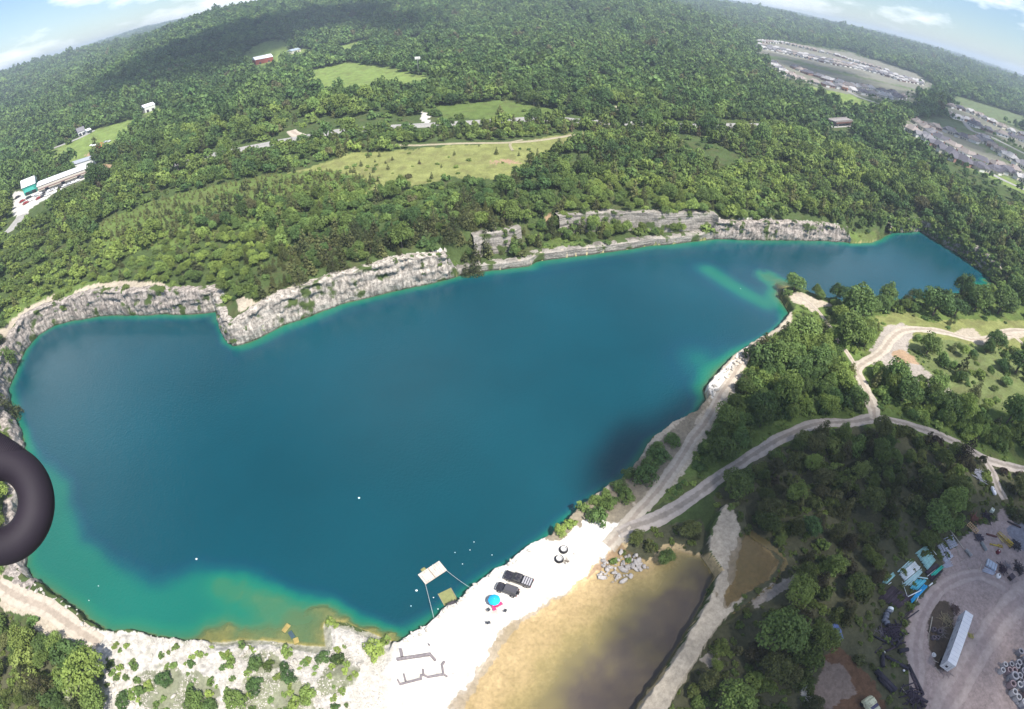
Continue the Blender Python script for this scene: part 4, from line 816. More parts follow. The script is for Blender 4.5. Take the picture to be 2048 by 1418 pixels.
# low weeds and seedlings over the open scrub of the near side
q1 = r_.uniform(-110, 140, 9000); q2 = r_.uniform(2, 190, 9000); qz, qi, qd, _ = land(q1, q2, True); v_, qpx, qpy, qdd = inview(q1, q2, qz, 1.05); qc = pc[cover(q1, q2)]
kk = v_ & ~qi & (qd > 1.2) & ((qc == 3) | (qc == 4) | (qc == 5) | ((qc == 1) & (r_.random(9000) < .35)) | ((qc == 2) & (r_.random(9000) < .3)) | ((qc == 9) & (qpy > 1290) & (qpx < 700) & (r_.random(9000) < .6)) | ((qc == 1) & (qpy > 1290) & (qpx < 720)))
for P, wd in ROADS: kk &= polydist(P, q1, q2, closed=False, pad=8)[0] > wd/2+.15
m_ = int(kk.sum()); dkq = (qc[kk] == 4)
W = np.stack([q1[kk], q2[kk], qz[kk]-.05, r_.uniform(.35, .95, m_), r_.uniform(.6, 1.1, m_), np.full(m_, 2), np.where(dkq, .75, 1.15)*r_.uniform(.7, 1.3, m_), np.where(dkq, 1.0, .55)+r_.uniform(-.4, .5, m_), qdd[kk], qpx[kk], qpy[kk], 0*q1[kk]], 1)
cr_i = np.arange(0, NL, .12); cl = []
for s_ in cr_i:
    i0 = int(s_) % NL; rm_, wd0, z20, rp0 = LP[i0]; p0 = LO[i0]+LN[i0]*0
    dark_bank = p0[0] > 175; two = wd0 > 4 and rp0 < 3
    if rm_ < 4 and not two: continue
    cn_ = float(fbm(np.array(s_*.5), np.array(1.0), o=3, seed=19)); 
    if r_.random() > (.85 if dark_bank else (.5 if cn_ > .1 else .05) if two else (.42 if cn_ > .12 else .03)): continue
    t_ = r_.random()**(.8 if dark_bank else .35); q_ = p0+LN[i0]*((wd0+.3 if two else 0)+1.9*t_+r_.uniform(-.1, .3)); zb_ = ZW if not two else rm_; zt_ = rm_ if not two else z20
    cl.append((q_[0], q_[1], zb_+(zt_-zb_)*t_-.2, r_.uniform(.5, 1.5)*(2.1 if dark_bank else 1), r_.uniform(.8, 1.5), 2, r_.uniform(.7, 1.2), r_.uniform(.1, .9)))
cl = np.array(cl); v_, a_, b_, d_ = inview(cl[:, 0], cl[:, 1], cl[:, 2], 1.05); CLV = np.concatenate([cl, np.stack([d_, a_, b_, 0*d_], 1)], 1)[v_]
ALL = np.concatenate([small, A, CLV]); inside = (ALL[:, 9] > 0) & (ALL[:, 9] < 2048) & (ALL[:, 10] > 0) & (ALL[:, 10] < 1418)
ang = ALL[:, 3]/ALL[:, 8]*(ALL[:, 8] < 420)*inside*(1+5*ALL[:, 11])
single = np.zeros(len(ALL), bool)
LIM = {0: 300, 1: 300, 2: 300}
for kd in (0, 1, 2):
    ix = np.where(ALL[:, 5] == kd)[0]; ix = ix[np.argsort(-ang[ix])][:LIM[kd]]; single[ix[ang[ix] > 0]] = True

LAND_MARKS = [((1748,840),'the fork of the grey gravel roads'),((1714,738),'the junction of the pale tracks'),((1580,585),'the tip of the rocky spit'),((1640,606),'the bare sand neck of the spit'),((1124,1112),'the two giant tyres'),((1245,1140),'the grey boulder pile'),
 ((1915,1285),'the white semi trailer'),((1825,1110),'the white pipe stack'),((2015,1340),'the concrete pipe rings'),((1984,984),'the white tank'),((1462,1010),'the pointed end of the rock bench'),((1500,1130),'the brown puddle'),((1420,1180),'the wall above the tan pond'),((1340,1330),'the lower end of the rock bench'),
 ((455,650),'the promontory tip'),((250,572),'the bare sandy rim above the left cliff'),((60,625),'the pale path above the left rim'),((1720,475),'the green slope between the cliffs'),((1285,465),'the notch in the sawn back wall'),((1072,524),'the white corner of the low ledge'),((1092,440),'the orange bare spot'),
 ((989,1205),'the blue umbrella'),((840,1330),'the roofless wall foundations'),((1800,662),'the bend of the pale road'),((1808,710),'the orange hollow by the pale road'),((1985,570),'the near end of the small lake'),((1850,465),'the far corner of the small lake'),((30,850),'the left end of the big lake'),((90,1215),'the track along the lower left shore'),((572,1254),'the yellow sunken slab'),
 ((1605,1390),'the pale gravel heap'),((1735,1410),'the cream truck cab'),((1310,435),'the white clearing on the back wall'),((1560,450),'the crest of the grey cliff'),((800,520),'the crest of the white cliff'),((640,570),'the ledge at the white cliff end'),((1010,500),'the lone sawn wall'),((1580,870),'the long curve of the gravel road'),((1480,930),'the straight gravel road'),((1900,880),'the gravel road towards the yard'),
 ((1440,770),'the bare rock shelf by the lake'),((1340,940),'the dirt track on the near rim'),((1258,1052),'the meeting of the dirt and gravel tracks'),((400,480),'the lower edge of the sapling field'),((100,480),'the woods left of the sapling field'),((1960,815),'the pale wash beside the green slope'),((2045,665),'the pale road at the right edge'),((1620,620),'the little path to the spit'),
 ((1690,1010),'the middle of the dark thicket'),((1620,1210),'the grey scree in the dark thicket'),((1780,1060),'the thicket behind the pipe stacks'),((50,1350),'the lower left corner'),((330,1360),'the lower left rubble slope'),((620,1340),'the rubble below the sunken slab'),((2000,500),'the dark bank of the small lake'),((200,470),'the left end of the sapling field')]
LM = np.array([on(*p)[:2] for p, _ in LAND_MARKS]); ORD = ['', 'second ', 'third ', 'fourth ', 'fifth ', 'sixth ', 'seventh ', 'eighth ', 'ninth ', 'tenth ']
def ordinal(n):
    if n < 10: return ORD[n]
    n += 1; return '%d%s ' % (n, 'th' if 10 <= n % 100 <= 20 else {1: 'st', 2: 'nd', 3: 'rd'}.get(n % 10, 'th'))
def hue_word(tn, hu, kd):
    if hu > 1.02: return 'brownish'
    if tn < .75: return 'dark'
    if hu > .62: return 'yellow-green' if kd != 1 else 'olive'
    if tn > 1.15: return 'bright green'
    return 'green' if kd != 1 else 'dark olive'
NAMES = {0: ('broadleaf_tree', 'tree'), 1: ('cedar_tree', 'tree'), 2: ('shrub', 'shrub')}
def trunk_mesh(kind):
    m = MB()
    if kind == 0:
        m.path([(0, 0, -.3), (.02, .01, .35), (0, .03, .8), (.03, 0, 1.15)], .085, 7, .05)
        for i in range(5):
            a = i*2*math.pi/5+.3; m.path([(0, 0, .45+.1*i), (.3*math.cos(a), .3*math.sin(a), .8+.08*i), (.58*math.cos(a), .58*math.sin(a), 1.05+.09*i)], .045, 5, .014)
    else: m.path([(0, 0, -.3), (0, 0, .9), (.01, 0, 1.9)], .07, 6, .02)
    return m.mesh('trunk', True)
TRK = {0: trunk_mesh(0), 1: trunk_mesh(1)}
for q in TRK.values(): q.materials.append(bark_m)
sidx = np.where(single)[0]; by = {}
dm = np.hypot(ALL[sidx, 0][:, None]-LM[None, :, 0], ALL[sidx, 1][:, None]-LM[None, :, 1])
nearest = dm.argmin(1)
order = {}
for kd in (0, 1, 2):
    for lm in range(len(LM)):
        w_ = [i for i in range(len(sidx)) if nearest[i] == lm and ALL[sidx[i], 5] == kd]
        for rk, i in enumerate(sorted(w_, key=lambda i: dm[i, lm])): order[i] = rk
for i, j in enumerate(sidx):
    x, y, z, r, h, kd, tn, hu, dist, px, py, big = ALL[j]; kd = int(kd); nm, cat = NAMES[kd]
    t = empty(nm, (x, y, z), random.uniform(0, 6.28)); t.scale = (r, r, r*h)
    hi_ = 0 if r/dist > .013 else 1
    c = link('crown', PROTO[(('tree', 'cedar', 'shrub')[kd], hi_, j % NPV[(('tree', 'cedar', 'shrub')[kd], hi_)])], None, t); c['tone'] = float(tn); c['hue'] = float(hu)
    if kd < 2: link('trunk', TRK[kd], None, t)
    sz = ('tall ' if r > 4.2 else 'small ' if r < 2.3 else '') if kd < 2 else ('low ' if r < 1.3 else 'broad ' if r > 2.4 else '')
    wd = {0: 'broadleaf tree', 1: 'conical cedar', 2: 'shrub'}[kd]
    tag(t, '%s%s %s, %sclosest to %s' % (sz, hue_word(tn, hu, kd), wd, ordinal(order[i]), LAND_MARKS[nearest[i]][1]), cat, {0: 'broadleaf trees round the quarry', 1: 'cedars round the quarry', 2: 'shrubs round the quarry'}[kd])
def stuff(name, label, B, keysets):
    """B rows; keysets per kind: (proto kind, lod)"""
    keys = []; off = {}
    for kd, (kk_, lod) in keysets.items():
        off[kd] = len(keys); keys += [(kk_, lod, v) for v in range(NPV[(kk_, lod)])]
    kd = B[:, 5].astype(int); idx = np.array([off[k]+(i*7 % NPV[keysets[k]]) for i, k in enumerate(kd)])
    sc3 = np.stack([B[:, 3]*r_.uniform(.88, 1.12, len(B)), B[:, 3], B[:, 3]*B[:, 4]], 1)
    scatter(name, label, B[:, :3], sc3, r_.uniform(0, 6.28, len(B)), B[:, 6], B[:, 7], idx, keys, cat='woods')
rest = ALL[~single]; rd = rest[:, 3]/rest[:, 8]
near_ = rest[rest[:, 8] < 250]; mid = rest[(rest[:, 8] >= 250) & (rest[:, 8] < 460)]; far = rest[(rest[:, 8] >= 460)]
stuff('thicket', 'dense scrub and young trees crowding the near ground', near_, {0: ('tree', 0), 1: ('cedar', 0), 2: ('shrub', 0)})
stuff('woodland', 'mixed green woods filling the ground beyond the quarry', mid, {0: ('tree', 1), 1: ('cedar', 1), 2: ('shrub', 1)})
stuff('distant_woodland', 'hazy green woods rolling over the far hills', far, {0: ('tree', 2), 1: ('tree', 2), 2: ('shrub', 1)})
stuff('young_plantation', 'rows of low olive green saplings on the sloping field', S, {1: ('cedar', 1)})
stuff('weeds', 'low weeds and seedlings on the open ground near the quarry', W, {2: ('shrub', 1)})

# ---------------------------------------------------------------- clouds high above, whose shadows fall on the land
cm = bpy.data.materials.new('cloud_vapour'); cm.use_nodes = True; n = cm.node_tree.nodes; l = cm.node_tree.links; n.remove(n['Principled BSDF'])
df = n.new('ShaderNodeBsdfDiffuse'); df.inputs[0].default_value = (.9, .9, .92, 1); tl = n.new('ShaderNodeBsdfTranslucent'); tl.inputs[0].default_value = (.9, .9, .92, 1); m1 = n.new('ShaderNodeMixShader'); l.new(df.outputs[0], m1.inputs[1]); l.new(tl.outputs[0], m1.inputs[2])
tp = n.new('ShaderNodeBsdfTransparent'); m2 = n.new('ShaderNodeMixShader'); m2.inputs[0].default_value = .175; l.new(tp.outputs[0], m2.inputs[1]); l.new(m1.outputs[0], m2.inputs[2]); l.new(m2.outputs[0], n['Material Output'].inputs[0])
def ico(sub):
    import bmesh
    bm = bmesh.new(); bmesh.ops.create_icosphere(bm, subdivisions=sub, radius=1); v = np.array([p.co[:] for p in bm.verts]); f = np.array([[q.index for q in t.verts] for t in bm.faces]); bm.free(); return v, f
IV, IF = ico(3)
def cloud(P, alt, puffs, pr, seed, thick=0.35, label=None):
    """a flat-bottomed heap of puffs whose shadow covers the ground polygon P"""
    r = np.random.default_rng(seed); k = alt/math.tan(SUN_EL); off = np.array([sd.x, sd.y])/math.hypot(sd.x, sd.y)*k; lo, hi = P.min(0), P.max(0); V = []; F = []; n_ = 0; tries = 0
    while n_ < puffs and tries < puffs*60:
        tries += 1; p = r.uniform(lo, hi)
        if not inpoly(P, np.array([p[0]]), np.array([p[1]]))[0]: continue
        s = pr*r.uniform(.6, 1.25); c = np.array([p[0]+off[0], p[1]+off[1], alt+s*thick*.4])
        d = 1+.28*fbm(IV[:, 0]*2+n_, IV[:, 1]*2, IV[:, 2]*2, o=3, seed=seed)
        v = IV*d[:, None]*np.array([s, s, s*thick])+c; v[:, 2] = np.maximum(v[:, 2], alt); V.append(v); F.append(IF+n_*len(IV)); n_ += 1
    o = link('cloud', mesh_np('cloud', np.concatenate(V), np.concatenate(F), smooth=True), cm)
    return tag(o, label, 'cloud', kind='stuff')
cloud(FP((1345,870),(1420,840),(1520,870),(1600,855),(1750,845),(1900,850),(2048,870),(2250,920),(2400,1500),(1250,1560),(1320,1300),(1365,1200),(1360,1090),(1290,1010)), 620, 125, 16, 5, label='white cloud above the pipe yard')
cloud(FP((1260,890),(1330,840),(1395,815),(1370,900),(1290,980),(1230,1000),(1215,950)), 600, 10, 9, 8, label='small cloud over the near rim')
cloud(onl((290,150),(400,90),(520,60),(600,40),(700,20),(640,60),(560,75),(450,110),(330,160)), 900, 60, 120, 6, label='long cloud over the left ridge')
cloud(onl((720,40),(820,30),(830,60),(740,75)), 900, 10, 70, 9, label='small cloud over the middle ridge')
cloud(onl((1530,100),(1700,140),(1840,190),(1900,230),(2040,290),(2040,340),(1900,270),(1800,220),(1650,150),(1540,130)), 800, 40, 60, 10, label='cloud over the suburb')

# ---------------------------------------------------------------- boulders
def rock_np(seed, flat_=.6):
    v, f = ico(2); r = np.random.default_rng(seed); d = 1+.35*fbm(v[:, 0]*1.3+seed, v[:, 1]*1.3, v[:, 2]*1.3, o=2, seed=seed)
    v = v*d[:, None]
    for _ in range(5):
        nn = r.normal(size=3); nn /= np.linalg.norm(nn); t = v @ nn; c = .62; v = np.where((t > c)[:, None], v-(t-c)[:, None]*nn, v)
    return v*np.array([1, .75, flat_]), f
stone_m = mat('broken_limestone', (.47, .44, .39), rough=.95, var=.22, scale=2.5, bump=.6, dirt=(.22, .19, .15))
stone_g = mat('grey_boulder', (.40, .37, .345), rough=.95, var=.25, scale=2.5, bump=.6, dirt=(.20, .17, .15))
RK = []
for i in range(6):
    v, f = rock_np(900+i); me = mesh_np('boulder', v, f); me.materials.append(stone_m); RK.append(me)
RG = []
for i in range(6):
    v, f = rock_np(950+i, .5); me = mesh_np('boulder', v, f); me.materials.append(stone_g); RG.append(me)
def boulders(pts, n, rmin, rmax, meshes, label, group, seed, line=False, sink=.3):
    r = random.Random(seed); P = onl(*pts); lo, hi = P.min(0), P.max(0); c = 0; tr = 0; XY = []
    while c < n and tr < n*80:
        tr += 1
        if line:
            i = r.randrange(len(P)-1); t = r.random(); p = P[i]*(1-t)+P[i+1]*t+np.array([r.gauss(0, .5), r.gauss(0, .5)])
        else:
            p = np.array([r.uniform(lo[0], hi[0]), r.uniform(lo[1], hi[1])])
            if not inpoly(P, p[:1], p[1:])[0]: continue
        XY.append(p); c += 1
    XY = np.array(XY); zz = land(XY[:, 0], XY[:, 1])
    for p, z in zip(XY, zz):
        s = rmin+(rmax-rmin)*r.random()**2
        o = link('boulder', r.choice(meshes)); o.location = (p[0], p[1], z+s*sink); o.scale = (s*r.uniform(.8, 1.5), s, s*r.uniform(.7, 1.1)); o.rotation_euler = (r.uniform(-.4, .4), r.uniform(-.4, .4), r.uniform(0, 6.28)); tag(o, label, 'boulder', group)
boulders([(1192,1150),(1208,1118),(1225,1135),(1240,1105),(1262,1103),(1280,1122),(1296,1138),(1262,1150),(1265,1166),(1215,1165)], 80, .3, .85, RG, 'angular pale grey boulder in the heap beside the tan pond', 'boulders heaped beside the tan pond', 1, sink=.5)
boulders([(1500,694),(1465,722),(1440,752),(1415,785),(1425,795),(1450,760),(1480,730),(1505,705)], 40, .25, .8, RK, 'pale broken boulder on the bare rock shelf by the lake', 'boulders on the rock shelf', 2)
boulders([(1060,1094),(1020,1129),(985,1153),(940,1184),(918,1200),(888,1222),(868,1243),(830,1268),(802,1289)], 35, .2, .65, RK, 'small white rock along the edge of the white ledge', 'rocks along the ledge edge', 3, line=True)
boulders([(500,1283),(560,1288),(640,1292),(700,1300),(720,1330),(640,1350),(560,1330),(480,1310)], 50, .2, .7, RK, 'white stone in the rubble below the sunken slab', 'stones in the shore rubble', 4)
boulders([(70,1165),(120,1195),(160,1225),(210,1262),(200,1272),(140,1235),(60,1175)], 25, .2, .7, RK, 'grey stone on the lower left shore bank', 'stones on the left bank', 5)
boulders([(0,690),(20,730),(10,790),(35,840),(45,880),(20,880),(-10,820)], 20, .3, 1.0, RG, 'grey rock on the brushy left rim', 'rocks on the left rim', 6)
boulders([(1545,560),(1565,572),(1560,585),(1575,592),(1590,583),(1570,568)], 18, .25, .9, RG, 'flat rock at the tip of the spit', 'rocks at the spit tip', 7)
boulders([(200,1270),(400,1290),(500,1290),(500,1418),(220,1418)], 30, .2, .6, RK, 'loose white stone on the lower left slope', 'stones on the lower slope', 8)

# small loose stone over the shore slope and the ledge edges: uncountable
for i in range(4):
    v, f = rock_np(980+i, .6); me = mesh_np('stone', v, f); me.materials.append(stone_m); PROTO[('stone', 0, i)] = me
NPV[('stone', 0)] = 4
q1 = r_.uniform(-75, 20, 26000); q2 = r_.uniform(3, 45, 26000); qz, qi, qd, _ = land(q1, q2, True); v_, qpx, qpy, qdd = inview(q1, q2, qz, 1.04)
kk = v_ & ~qi & (qd > .4) & (qpx < 770) & (qpy > 1240) & (qpx > 140) & (fbm(q1/4, q2/4, o=3, seed=66) > -.12)
m_ = int(kk.sum()); B_ = np.stack([q1[kk], q2[kk], qz[kk], r_.uniform(.05, .26, m_)**1.0, r_.uniform(.6, 1, m_), np.zeros(m_), np.ones(m_), np.ones(m_)], 1)
stuff('rubble', 'loose white stone rubble over the lower shore slope', B_, {0: ('stone', 0)})

# ---------------------------------------------------------------- placing
def at(px, py, dz=0.0): p = on(px, py); return Vector((p[0], p[1], p[2]+dz))
def heading(a, b): d = b-a; return math.atan2(d.y, d.x)
black = mat('black_paint', (.022, .020, .026), rough=.25, spec=.5, coat=.6, var=.1, dirt=(.10, .09, .085), dirt_scale=1.2)
glass = mat('dark_glass', (.03, .035, .045), rough=.08, spec=.6, var=.05)
rubber = mat('rubber', (.022, .020, .022), rough=.85, var=.2, bump=.3)
steel = mat('steel', (.45, .45, .46), rough=.35, metal=.8, var=.15)
silver = mat('silver_ribs', (.42, .41, .43), rough=.4, metal=.3, var=.1)
white_p = mat('white_paint', (.78, .77, .76), rough=.5, var=.08, dirt=(.50, .46, .42), dirt_scale=1.0)
red_m = mat('red_lamp', (.45, .02, .02), rough=.3); 
def wheel(parent, x, y, r=.37, w=.26):
    t = MB().tube((x, y-w/2, r), (x, y+w/2, r), r, 16, inner=r*.6).build('tyre', rubber, parent); MB().tube((x, y-w*.4, r), (x, y+w*.4, r), r*.6, 12).build('rim', steel, t)
def truck():
    a, b = at(1012, 1153), at(1062, 1172); c = (a+b)/2; t = empty('pickup_truck', (c.x, c.y, (a.z+b.z)/2+.02), heading(b, a))
    m = MB(); m.box((0, 0, .72), (5.7, 1.92, .62), bev=.12); m.box((1.95, 0, 1.04), (1.6, 1.74, .16), taper=.92, bev=.05); m.box((-1.75, .9, 1.1), (2.1, .1, .22)).box((-1.75, -.9, 1.1), (2.1, .1, .22)).box((-2.78, 0, .98), (.08, 1.8, .42)); m.build('body', black, t)
    MB().prism([(1.35, 1.02), (.55, 1.66), (-.55, 1.7), (-.75, 1.02)], -.84, .84).build('cabin', glass, t)
    MB().box((0, 0, 1.72), (1.25, 1.5, .06), bev=.03).build('roof', black, t)
    cv = MB().box((-1.78, 0, 1.24), (1.95, 1.7, .06), bev=.02).build('bed_cover', black, t); rb = MB()
    for k in range(4): rb.box((-1.1-.46*k, 0, 1.29), (.30, 1.62, .03))
    rb.build('rib', silver, cv)
    MB().box((2.84, .68, .78), (.08, .36, .2), bev=.03).build('headlight', white_p, t); MB().box((2.84, -.68, .78), (.08, .36, .2), bev=.03).build('headlight', white_p, t)
    MB().box((-2.85, .8, .85), (.06, .16, .35)).build('tail_light', red_m, t); MB().box((-2.85, -.8, .85), (.06, .16, .35)).build('tail_light', red_m, t)
    MB().box((2.88, 0, .5), (.14, 1.86, .22), bev=.04).build('bumper', steel, t)
    for s in (-1, 1):
        MB().box((.95, s*1.06, 1.12), (.16, .22, .18), bev=.03).build('mirror', black, t)
        for x in (1.85, -1.75): wheel(t, x, s*.86, .4)
    tag(t, 'black pickup truck with a ribbed bed cover parked on the white ledge', 'pickup truck')
def suv():
    a, b = at(995, 1175), at(1035, 1191); c = (a+b)/2; t = empty('off_roader', (c.x, c.y, c.z+.02), heading(b, a))
    m = MB(); m.box((0, 0, .78), (4.3, 1.7, .55), bev=.08); m.box((1.35, 0, 1.1), (1.45, 1.45, .14), bev=.05); m.box((1.45, .86, .95), (.9, .18, .08)).box((1.45, -.86, .95), (.9, .18, .08)).box((-1.35, .86, .95), (.9, .18, .08)).box((-1.35, -.86, .95), (.9, .18, .08)); m.build('body', black, t)
    MB().box((-.72, 0, 1.42), (2.65, 1.55, .72), taper=.92).build('cabin', glass, t)
    MB().box((-.72, 0, 1.83), (2.45, 1.45, .12), bev=.05).build('roof', mat('grey_hardtop', (.07, .068, .078), rough=.55, var=.1), t)
    MB().tube((-2.2, .1, 1.15), (-2.42, .1, 1.15), .38, 16, inner=.2).build('spare_tyre', rubber, t)
    MB().box((2.18, 0, .85), (.08, 1.1, .35)).build('grille', steel, t)
    for s in (-1, 1):
        MB().tube((2.17, s*.62, .9), (2.25, s*.62, .9), .1, 10).build('headlight', white_p, t)
        MB().box((-2.18, s*.72, .9), (.06, .14, .22)).build('tail_light', red_m, t)
        for x in (1.4, -1.35): wheel(t, x, s*.84, .41, .28)
    MB().box((2.3, 0, .55), (.16, 1.6, .16), bev=.04).build('bumper', steel, t)
    tag(t, 'small boxy black off-roader parked beside the pickup on the white ledge', 'car')
truck(); suv()
# beach umbrella, pink chairs, folding chairs
p = at(989, 1209); t = empty('beach_umbrella', p); blue = mat('blue_canvas', (.012, .36, .66), rough=.7, var=.06)
m = MB(); n8 = 8
V = [(0, 0, 2.62)]
for k, (rr_, zz_) in enumerate(((.6, 2.5), (1.15, 2.2), (1.32, 2.02))):
    for i in range(16): a = i*math.pi/8; q = rr_*(1 if i % 2 == 0 else .95); V.append((q*math.cos(a), q*math.sin(a), zz_+(0 if i % 2 == 0 else .03)))
Fc = [(0, 1+i, 1+(i+1) % 16) for i in range(16)]+[(1+k*16+i, 17+k*16+i, 17+k*16+(i+1) % 16, 1+k*16+(i+1) % 16) for k in range(2) for i in range(16)]
m.add([tuple(c*.9 for c in v) for v in V], Fc).build('canopy', blue, t); MB().tube((0, 0, 0), (0, 0, 2.66), .025, 8).build('pole', white_p, t); MB().lathe([(0, .12), (.22, .1), (.26, 0), (0, 0)], 14).build('base', white_p, t)
tag(t, 'bright blue beach umbrella standing on the white ledge', 'umbrella')
def chair(name, px, py, rz, fabric, lab, cat, grp, s=1.0, long_=False):
    t = empty(name, at(px, py), rz); t.scale = (s, s, s); L_ = .95 if long_ else .5
    MB().box((L_/2-.2, 0, .36), (L_, .52, .04)).build('seat', fabric, t)
    MB().box((-.36, 0, .62), (.05, .52, .62), M=Matrix.Rotation(-.4, 3, 'Y')).build('backrest', fabric, t)
    for sx in (-.2, L_-.25):
        for sy in (-.25, .25): MB().tube((sx, sy, 0), (sx+.04, sy, .36), .015, 6).build('leg', steel, t)
    for sy in (-.28, .28): MB().box((0, sy, .56), (.45, .05, .03)).build('armrest', steel, t)
    tag(t, lab, cat, grp)
pink = mat('pink_cloth', (.75, .045, .16), rough=.8, var=.08); darkf = mat('dark_cloth', (.05, .055, .065), rough=.85)
chair('lounge_chair', 996, 1213, .6, pink, 'pink lounge chair at the right edge of the umbrella shade', 'chair', 'pink lounge chairs', 1.25, True)
chair('lounge_chair', 987, 1215, -1.2, pink, 'pink lounge chair at the foot of the umbrella', 'chair', 'pink lounge chairs', 1.2, True)
chair('folding_chair', 977, 1221, 2.2, darkf, 'dark folding chair left below the blue umbrella', 'chair', 'dark folding chairs', 1.1)
chair('folding_chair', 1011, 1223, 1.0, darkf, 'dark folding chair right of the blue umbrella', 'chair', 'dark folding chairs', 1.0)
chair('folding_chair', 978, 1247, .3, darkf, 'lone dark folding chair out in the open on the ledge', 'chair', 'dark folding chairs', 1.0)
# giant tyres lying on their sides
for px, py, lab in ((1127, 1102, 'upper giant tyre lying flat with a white rim'), (1118, 1121, 'lower giant tyre with white rim beside dry brush')):
    t = empty('giant_tyre', at(px, py), random.random()); m = MB().lathe([(.42, .1), (.62, .0), (.82, .08), (.86, .35), (.82, .62), (.62, .7), (.44, .62), (.40, .36), (.42, .1)], 28)
    for k in range(20): a = k*math.pi/10; m.box((.86*math.cos(a), .86*math.sin(a), .35), (.09, .08, .56), rz=a)
    m.build('tyre', rubber, t); MB().lathe([(.0, .6), (.1, .6), (.12, .54), (.40, .52), (.56, .70), (.62, .73), (.62, .68), (.44, .3), (0, .3)], 24).build('rim', mat('white_wheel', (.8, .78, .75), rough=.5, var=.05), t)
    MB().tube((0, 0, .5), (0, 0, .56), .09, 10).build('hub', rubber, t); tag(t, lab, 'tyre', 'giant tyres on the ledge')
def brush(name, px, py, R, n_, lab, cat, col=(.12, .095, .07), up=.6, h=1.0):
    r = random.Random(int(px)); m = MB()
    for i in range(n_):
        a = r.uniform(0, 6.28); e = r.uniform(.1, up+.5); q = R*r.uniform(.5, 1); e1 = Vector((q*.5*math.cos(a), q*.5*math.sin(a), q*.5*math.sin(e)*h)); e2 = Vector((q*math.cos(a+.15), q*math.sin(a+.15), q*math.sin(e)*h*1.05)); m.path([(0, 0, 0), e1, e2], .03, 4, .012)
        for k in range(4):
            b = a+r.uniform(-.8, .8); st_ = e1.lerp(e2, r.random()); m.tube(st_, st_+Vector((.3*R*math.cos(b), .3*R*math.sin(b), r.uniform(.05, .35)*R*h)), .014, 3, .006)
    o = m.build(name, mat('dry_twigs', col, rough=.95, var=.3)); o.location = at(px, py); return tag(o, lab, cat)
brush('dry_brush', 1131, 1123, 1.0, 26, 'heap of dry brush against the lower giant tyre', 'brush', h=.35)
brush('dead_shrub', 718, 1249, 2.1, 60, 'bare leafless shrub standing in the shore water', 'dead shrub', col=(.17, .145, .115))
brush('dry_brush', 1147, 1108, .5, 8, 'small scatter of twigs right of the giant tyres', 'brush', h=.3)
m = MB().path([(0, 0, 0), (.6, -.5, .05), (1.2, -1.3, .0), (1.7, -1.7, .04)], .07, 6, .04); o = m.build('driftwood', mat('driftwood', (.40, .33, .22), rough=.9)); o.location = at(691, 1246, .15); tag(o, 'pale driftwood branch on the shore below the bare shrub', 'driftwood')
# floating dock, its ropes, the sunken landing
def quad_frame(pts, z):
    P = [Vector((*flat(a, b, z), z)) for a, b in pts]; c = sum(P, Vector())/4; u = ((P[1]-P[0])+(P[2]-P[3]))/2; v = ((P[3]-P[0])+(P[2]-P[1]))/2; return c, u.length, v.length, math.atan2(u.y, u.x)
c, dl, dw, rz = quad_frame([(836, 1149), (879, 1121), (893.5, 1140.5), (850.5, 1169)], ZW+.45); t = empty('floating_dock', (c.x, c.y, ZW), rz)
m = MB(); np_ = 11
for k in range(np_): m.box((-dl/2+dl*(k+.5)/np_, 0, .43), (dl/np_-.05, dw, .06))
m.build('deck', mat('weathered_boards', (.56, .50, .44), rough=.85, var=.2, scale=1.5), t); MB().box((0, dw/2-.12, .3), (dl, .15, .2)).box((0, -dw/2+.12, .3), (dl, .15, .2)).build('frame', mat('old_timber', (.30, .24, .18), rough=.9), t)
for sx in (-1, 1): MB().tube((sx*dl*.36, -dw*.4, .12), (sx*dl*.36, dw*.4, .12), .22, 12).build('float', mat('dark_float', (.03, .04, .05)), t)
MB().box((-dl*.22, -dw*.02, .5), (dl*.2, dw*.55, .07)).build('hatch', mat('bare_boards', (.62, .55, .49), rough=.85), t); MB().box((-dl*.03, 0, .52), (.12, dw*.98, .1)).build('batten', mat('old_timber', (.3, .24, .18)), t)
tag(t, 'weathered plank swimming dock floating off the white ledge', 'dock')
gb = mat('mossy_boards', (.19, .19, .075), rough=.85, var=.2)
c2 = Vector((*flat(847, 1139, ZW+.3), ZW)); t = empty('algae_box', c2, rz); MB().box((0, 0, .15), (1.0, .85, .3), bev=.05).build('box', gb, t); MB().box((0, 0, .32), (.75, .6, .05)).build('lid', mat('mossy_lid', (.26, .25, .10)), t); tag(t, 'small mossy green box afloat at the dock edge', 'float box')
ropem = mat('rope', (.35, .38, .38), rough=.9)
for a, b, lab in (((893, 1141), (944, 1179), 'grey rope from the right dock corner to the ledge'), ((851, 1169), (868, 1237), 'grey rope from the left dock corner to the ledge')):
    A_ = Vector((*flat(*a, ZW+.4), ZW+.4)); B_ = at(*b, .1); n_ = 12; P = [A_.lerp(B_, k/n_)-Vector((0, 0, .28*math.sin(math.pi*k/n_))) for k in range(n_+1)]
    tag(MB().path(P, .05, 5).build('mooring_rope', ropem), lab, 'rope', 'dock ropes')
c, dl, dw, rz = quad_frame([(876, 1189), (900, 1175), (917, 1200), (889, 1211)], ZW+.05); t = empty('landing_stage', (c.x, c.y, ZW), rz)
MB().box((0, 0, .0), (dl, dw, .1)).build('deck', mat('algae_deck', (.20, .21, .085), rough=.5, var=.15, scale=1.5), t); MB().box((dl/2, 0, .1), (.07, dw, .14)).box((-dl/2, 0, .1), (.07, dw, .14)).build('rail', mat('old_timber', (.3, .24, .18)), t)
tag(t, 'algae green landing stage awash at the ledge', 'landing stage')
